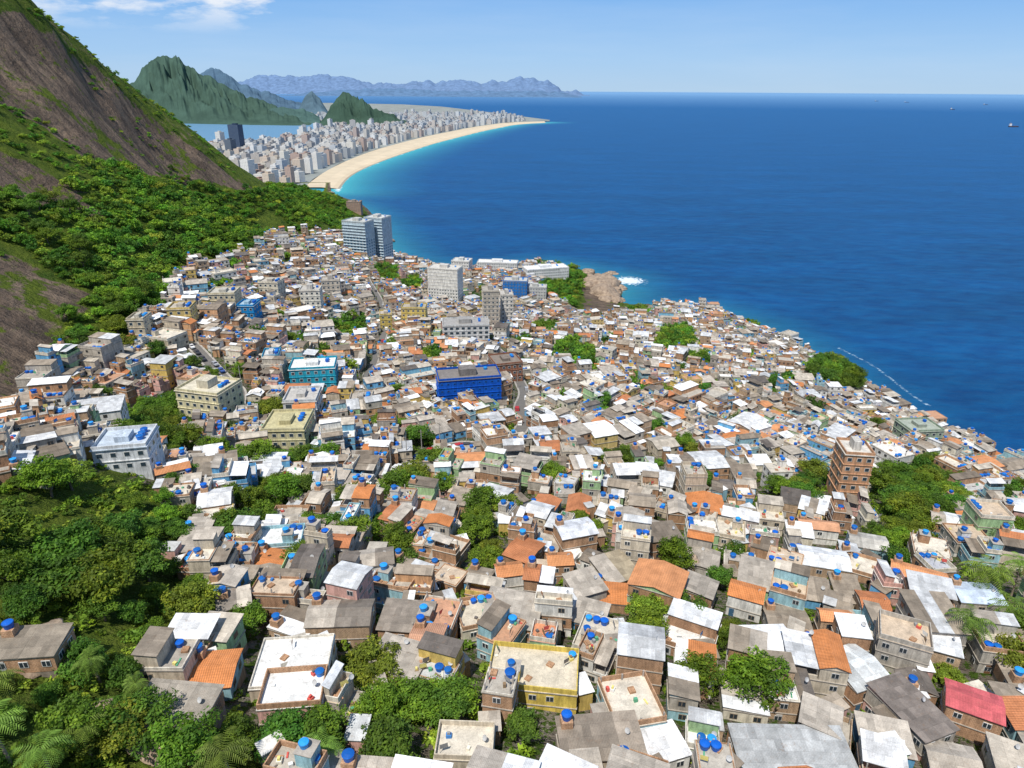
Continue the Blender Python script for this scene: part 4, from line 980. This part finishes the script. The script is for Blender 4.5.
for s in SW: ok &= segdist(xs, ys, s) > 4.5
tr = []
for i in np.where(ok)[0]:
    if bigc[i]: s_ = R.uniform(1.1, 1.6)
    elif inB[i] and not inF[i]: s_ = R.uniform(.45, 1.0)
    elif upper[i] or rim[i] or r2[i]: s_ = R.uniform(.35, .65)
    elif inG[i]: s_ = R.choice([R.uniform(.35, .6), R.uniform(.6, 1.1)])
    else: s_ = R.choice([R.uniform(.4, .7), R.uniform(.6, 1.1)])
    tr.append((xs[i], ys[i], zs[i], s_))
tr += [(x, y, float(hz(x, y)), R.uniform(.4, .85)) for x, y in zip(treex, treey)]
T = np.array(tr); u, v, dep = project(T[:, 0], T[:, 1], T[:, 2]+5)
vis = (u > -40) & (u < 1064) & (v < 860) & (v > -60)
T = T[vis]; dep = dep[vis]
size = T[:, 3]/dep; order = np.argsort(-size)
LV, LC = [], []
for k, i in enumerate(order):
    x, y, z, s_ = T[i]
    if dep[i] < 75: s_ = min(s_, .55)
    if k < 300:
        j = R.randrange(8); e = obj('tree', None, None, (x, y, z-.2), R.random()*6.28, (s_, s_*R.uniform(.85, 1.15), s_*R.uniform(.75, 1.1)))
        tag(e, 'leafy green broadleaf tree among hillside houses', 'tree', 'broadleaf trees on the hillside')
        obj('trunk', TREES[j][0], e); obj('crown', TREES[j][1], e)
    else:
        V, C = R.choice(MIDS if dep[i] < 300 else LOW); a = R.random()*6.28; c, s = math.cos(a)*s_, math.sin(a)*s_
        o_ = np.empty_like(V); o_[..., 0] = V[..., 0]*c-V[..., 1]*s+x; o_[..., 1] = V[..., 0]*s+V[..., 1]*c+y; o_[..., 2] = V[..., 2]*s_*R.uniform(.7, 1.15)+z-1.4
        LV.append(o_); g = R.uniform(.7, 1.3); LC.append(C*np.array([g*R.uniform(.85, 1.25), g, g]))
tag(obj('forest', mesh_np('forest', np.concatenate(LV), np.concatenate(LC), mats=('foliage',))), 'dense green forest covering the hillside', 'forest', kind='stuff')
sh = []
for k in range(5):
    rs = np.random.RandomState(400+k); V, C = crown(rs, 1.6, 1.0, 12, 140, .30, .5, [(.13,.22,.02),(.17,.25,.028),(.10,.185,.02)][k % 3]); sh.append((V, C))
xs = NR.uniform(-300, 330, 30000); ys = NR.uniform(25, 520, 30000); zs = hz(xs, ys); u, v, dep = project(xs, ys, zs)
prob = np.where(inpoly(u, v, FG), .95, np.where(inblob(u, v, 1.2) | inblob(u, v, 1.1, PALMZ), .85, np.where(inpoly(u, v, FOREST), .45, np.where(inpoly(u, v, URBAN), .18, 0))))
ok = (NR.rand(len(xs)) < prob) & (u > -30) & (u < 1054) & (v < 800) & (zs > 2)
for s in SW: ok &= segdist(xs, ys, s) > 3.6
SVv, SC = [], []
for i in np.where(ok)[0]:
    V, C = R.choice(sh); a = R.random()*6.28; s_ = R.uniform(.5, 1.4); c, s = math.cos(a)*s_, math.sin(a)*s_
    o_ = np.empty_like(V); o_[..., 0] = V[..., 0]*c-V[..., 1]*s+xs[i]; o_[..., 1] = V[..., 0]*s+V[..., 1]*c+ys[i]; o_[..., 2] = V[..., 2]*s_+zs[i]-.2
    SVv.append(o_); SC.append(C*R.uniform(.6, 1.3))
tag(obj('undergrowth', mesh_np('undergrowth', np.concatenate(SVv), np.concatenate(SC), mats=('foliage',))), 'bright green shrubs and creepers between houses', 'undergrowth', kind='stuff')
def palm():
    rs = np.random.RandomState(R.randrange(9999)); Vs, Cs = [], []
    for f in range(20):
        a = f*2.4+rs.uniform(-.2, .2); el = rs.uniform(-.2, 1.0); ln = rs.uniform(3.0, 3.9); d = np.array([math.cos(a), math.sin(a), 0]); side = np.array([-d[1], d[0], 0])
        pts_ = []; p = np.array([0, 0, 0.]); ang_ = el
        for q in range(15):
            pts_.append(p.copy()); p = p+(d*math.cos(ang_)+np.array([0, 0, 1])*math.sin(ang_))*ln/14; ang_ -= .13
        for q in range(1, 15):
            wl = .58*math.sin(math.pi*min(1, (q+1.5)/16))+.12
            for sg in (-1, 1):
                p0 = pts_[q]; tip = p0+side*sg*wl+d*.5*wl+np.array([0, 0, -.45*wl]); wd = d*.075
                Vs.append([p0-wd, p0+wd, tip+wd*.2, tip-wd*.2]); Cs.append(np.array((.14,.22,.035))*rs.uniform(.6, 1.3))
    return mesh_np('fronds', Vs, Cs, mats=('foliage',))
PM = [palm() for _ in range(3)]
for (u_, v_, hh, s_) in [(240,800,7,1.0),(22,785,8,1.0),(8,735,7,.9),(978,606,9,1.5),(958,652,8,1.25),(104,690,5,.7),(985,545,8,1.2),(60,790,6,.9),(1000,640,8,1.15),(572,270,8,1.2),(335,775,5,.8),(95,765,5,.8),(150,715,5,.6),(1010,600,9,1.2)]:
    x, y, z, t = pick(u_, v_); e = obj('palm_tree', None, None, (x, y, z), R.random()*6)
    tag(e, 'palm tree with arching feathery fronds among green shrubs', 'palm tree', 'palm trees on the hillside')
    L = []; tube(L, [(0,0,-1),(.15,0,hh*.4),(.45,.1,hh)], [.24,.17,.13], 'bark', (.26,.21,.16), 8); obj('trunk', mesh_from('trunk', L), e)
    obj('fronds', R.choice(PM), e, (.45, .1, hh), 0, s_)

# ------------------------------------------------------------------ boulders
m, nt, b = newmat('boulder_rock'); p = posn(nt); n1 = noise(nt, p, .35, 6, .7); n2 = noise(nt, p, 2.5, 4, .7)
nt.links.new(scalec(nt, mixc(nt, ramp(nt, n1, .35, .65), (.17,.12,.085), (.42,.32,.23)), ramp(nt, n2, .3, .7, .8, 1.15)), b.inputs['Base Color']); b.inputs['Roughness'].default_value = .95; bump(nt, b, n1, .7, .8)
bmat = m
def boulder(x, y, z, sx, sy, sz, lab, spin=None):
    bm = bmesh.new(); bmesh.ops.create_icosphere(bm, subdivisions=4, radius=1); sd_ = R.random()*50
    for vv in bm.verts:
        c = vv.co.copy(); k = 1+.28*mn.noise(c*1.1+Vector((sd_, 0, 0)))+.12*mn.noise(c*3+Vector((0, sd_, 0)))+.05*mn.noise(c*8); vv.co = Vector((c.x*k*sx, c.y*k*sy, c.z*k*sz))
    me = bpy.data.meshes.new('boulder'); bm.to_mesh(me); bm.free(); me.polygons.foreach_set('use_smooth', np.ones(len(me.polygons), bool)); me.materials.append(bmat)
    o = obj('boulder', me, None, (x, y, z), R.random()*6 if spin is None else spin); tag(o, lab, 'rock')
for (u_, v_, sx, sy, sz) in [(165,752,4.6,3,2.2),(214,648,2.2,2.0,2.6),(118,722,3.5,2.4,1.8),(688,598,1.8,2.6,4.6),(694,572,1.3,2.0,3.5),(45,655,5,2.5,1.4),(960,725,2,2,1.5)]:
    x, y, z, t = pick(u_, v_); boulder(x, y, z+sz*.2, sx, sy, sz, 'large smooth grey brown boulder on the green slope')
x, y, _ = survey(603, 296, 3); boulder(x, y, 2, 20, 26, 12, 'broad bare brown rock dome on the headland shore', 0)
x, y, _ = survey(599, 284, 3); boulder(x, y, 2, 18, 24, 12, 'broad bare brown rock dome on the headland shore', 0)
for k in range(34):
    u_, v_ = R.uniform(584, 622), R.uniform(271, 306); x, y, _ = survey(u_, v_, 1.5); z = max(0, float(hz(x, y)))
    s_ = R.uniform(3, 10); boulder(x, y, z, s_, s_*R.uniform(.6, 1), s_*.4, 'brown sea rock on the headland shore')
for k in range(18):
    i = R.randrange(len(EW)-9, len(EW)); x, y = EW[i-1] if R.random() < .5 else EW[i]; s_ = R.uniform(4, 10)
    boulder(x+R.uniform(-14, 8), y+R.uniform(-14, 14), 1, s_, s_*.8, s_*.45, 'brown sea rock at the water edge')

# ------------------------------------------------------------------ satellite dishes
L = []
for i in range(10):
    a, b2 = i*2*math.pi/10, (i+1)*2*math.pi/10
    for r0, r1, z0, z1 in ((.02, .22, 0, .03), (.22, .38, .03, .1)):
        quad(L, [(r0*math.cos(a), -z0, r0*math.sin(a)), (r1*math.cos(a), -z1, r1*math.sin(a)), (r1*math.cos(b2), -z1, r1*math.sin(b2)), (r0*math.cos(b2), -z0, r0*math.sin(b2))], 'plain', (.45,.45,.45))
DSH = mesh_from('dish', L); L = []; tube(L, [(0,.05,-.9),(0,.05,0)], [.03,.03], 'plain', (.3,.3,.3), 6); DP = mesh_from('mast', L)
for (x, y, z) in dish_spots[:90]:
    e = obj('satellite_dish', None, None, (x, y, z), R.uniform(-1, 1)); tag(e, 'small grey satellite dish on a house roof', 'satellite dish', 'rooftop satellite dishes')
    d_ = obj('dish', DSH, e, (0, 0, .9)); d_.rotation_euler = (-.6, 0, 0); obj('mast', DP, e, (0, 0, .85))

# ------------------------------------------------------------------ ships
for (u_, v_, ln) in [(951,107,70),(1012,124,60),(984,102,90),(905,100,110),(875,99,90)]:
    x, y, z = survey(u_, v_, 0); e = obj('cargo_ship', None, None, (x, y, 0), R.uniform(-.3, .3)); tag(e, 'cargo ship at anchor on the open sea', 'ship', 'ships on the horizon')
    L = []; q = ln/2
    hull = [(-q,-6),(q*.75,-6),(q,0),(q*.75,6),(-q,6)]
    for a_, b_ in zip(hull, hull[1:]+hull[:1]): quad(L, [(a_[0],a_[1],-1),(b_[0],b_[1],-1),(b_[0],b_[1],7),(a_[0],a_[1],7)], 'plain', (.06,.05,.06))
    quad(L, [(-q,-6,7),(q*.75,-6,7),(q*.75,6,7),(-q,6,7)], 'plain', (.3,.12,.08)); quad(L, [(q*.75,-6,7),(q,0,7),(q*.75,6,7),(q*.75,0,7)], 'plain', (.3,.12,.08))
    obj('hull', mesh_from('hull', L), e); L = []; box(L, -q+2, -q+14, -5, 5, 7.01, 20, 'plain', (.7,.7,.7)); box(L, -q+6, -q+9, -1.5, 1.5, 20.01, 25, 'plain', (.4,.2,.1)); obj('superstructure', mesh_from('superstructure', L), e)

# ------------------------------------------------------------------ light, sky, camera
EL, AZ = math.radians(62), math.radians(205)
dv = Vector((math.sin(AZ)*math.cos(EL), math.cos(AZ)*math.cos(EL), math.sin(EL)))
sl = bpy.data.lights.new('sun', 'SUN'); sl.energy = 5.0; sl.angle = math.radians(.5); sl.color = (1, .955, .875)
so = bpy.data.objects.new('sun', sl); COLL.objects.link(so); so.rotation_euler = dv.to_track_quat('Z', 'Y').to_euler()
w = bpy.data.worlds.new('World'); scene.world = w; w.use_nodes = True; nt = w.node_tree; nt.nodes.clear()
out = N(nt, 'ShaderNodeOutputWorld'); bg = N(nt, 'ShaderNodeBackground'); bg.inputs[1].default_value = .10
sky = N(nt, 'ShaderNodeTexSky'); sky.sky_type = 'NISHITA'; sky.sun_disc = False; sky.sun_elevation = EL; sky.sun_rotation = AZ; sky.altitude = 200; sky.air_density = 1.0; sky.dust_density = .3; sky.ozone_density = 3.0
tc = N(nt, 'ShaderNodeTexCoord'); dirv = tc.outputs['Generated']
sp = N(nt, 'ShaderNodeSeparateXYZ'); nt.links.new(dirv, sp.inputs[0])
cr = N(nt, 'ShaderNodeValToRGB'); nt.links.new(sp.outputs[2], cr.inputs[0])
e0 = cr.color_ramp.elements; e0[0].position = 0; e0[0].color = (.43, .64, .88, 1); e0[1].position = 1; e0[1].color = (.16, .26, .46, 1)
e1 = e0.new(.04); e1.color = (.36, .60, .92, 1); e1 = e0.new(.11); e1.color = (.21, .47, .90, 1); e1 = e0.new(.35); e1.color = (.17, .32, .60, 1)
haze = scalec(nt, cr.outputs[0], 10.0)
base = mixc(nt, .88, sky.outputs[0], haze)
cl = noise(nt, mapping(nt, dirv, (1, 1, 3.5)), 9.0, 9, .6)
leftm = ramp(nt, sp.outputs[0], -.12, -.36, -.12, .09); hm = ramp(nt, sp.outputs[2], .060, .095)
cm = math_(nt, 'ADD', cl, leftm)
mask = math_(nt, 'MULTIPLY', ramp(nt, cm, .57, .70), math_(nt, 'MULTIPLY', hm, .85))
wisp = noise(nt, mapping(nt, dirv, (1, 1, 9)), 2.2, 6, .6)
base = mixc(nt, math_(nt, 'MULTIPLY', ramp(nt, wisp, .45, .8), .12), base, (8.5, 9.0, 9.6))
skc = mixc(nt, mask, base, (9.3, 9.5, 9.8))
nt.links.new(skc, bg.inputs[0]); nt.links.new(bg.outputs[0], out.inputs[0])
cam = bpy.data.cameras.new('camera'); cam.sensor_width = 36; cam.lens = F/1024*36; cam.clip_end = 400000; cam.clip_start = 1
co = bpy.data.objects.new('camera', cam); COLL.objects.link(co); co.location = (0, 0, H)
co.rotation_mode = 'QUATERNION'
q = Matrix.Rotation(math.pi/2-P, 4, 'X') @ Matrix.Rotation(math.radians(.35), 4, 'Z')
co.rotation_quaternion = q.to_quaternion()
scene.camera = co
scene.view_settings.view_transform = 'Standard'; scene.view_settings.look = 'None'; scene.view_settings.exposure = 0
print('sites', len(sites), 'trees', len(T), 'tanks', len(near_tanks), len(far_tanks))
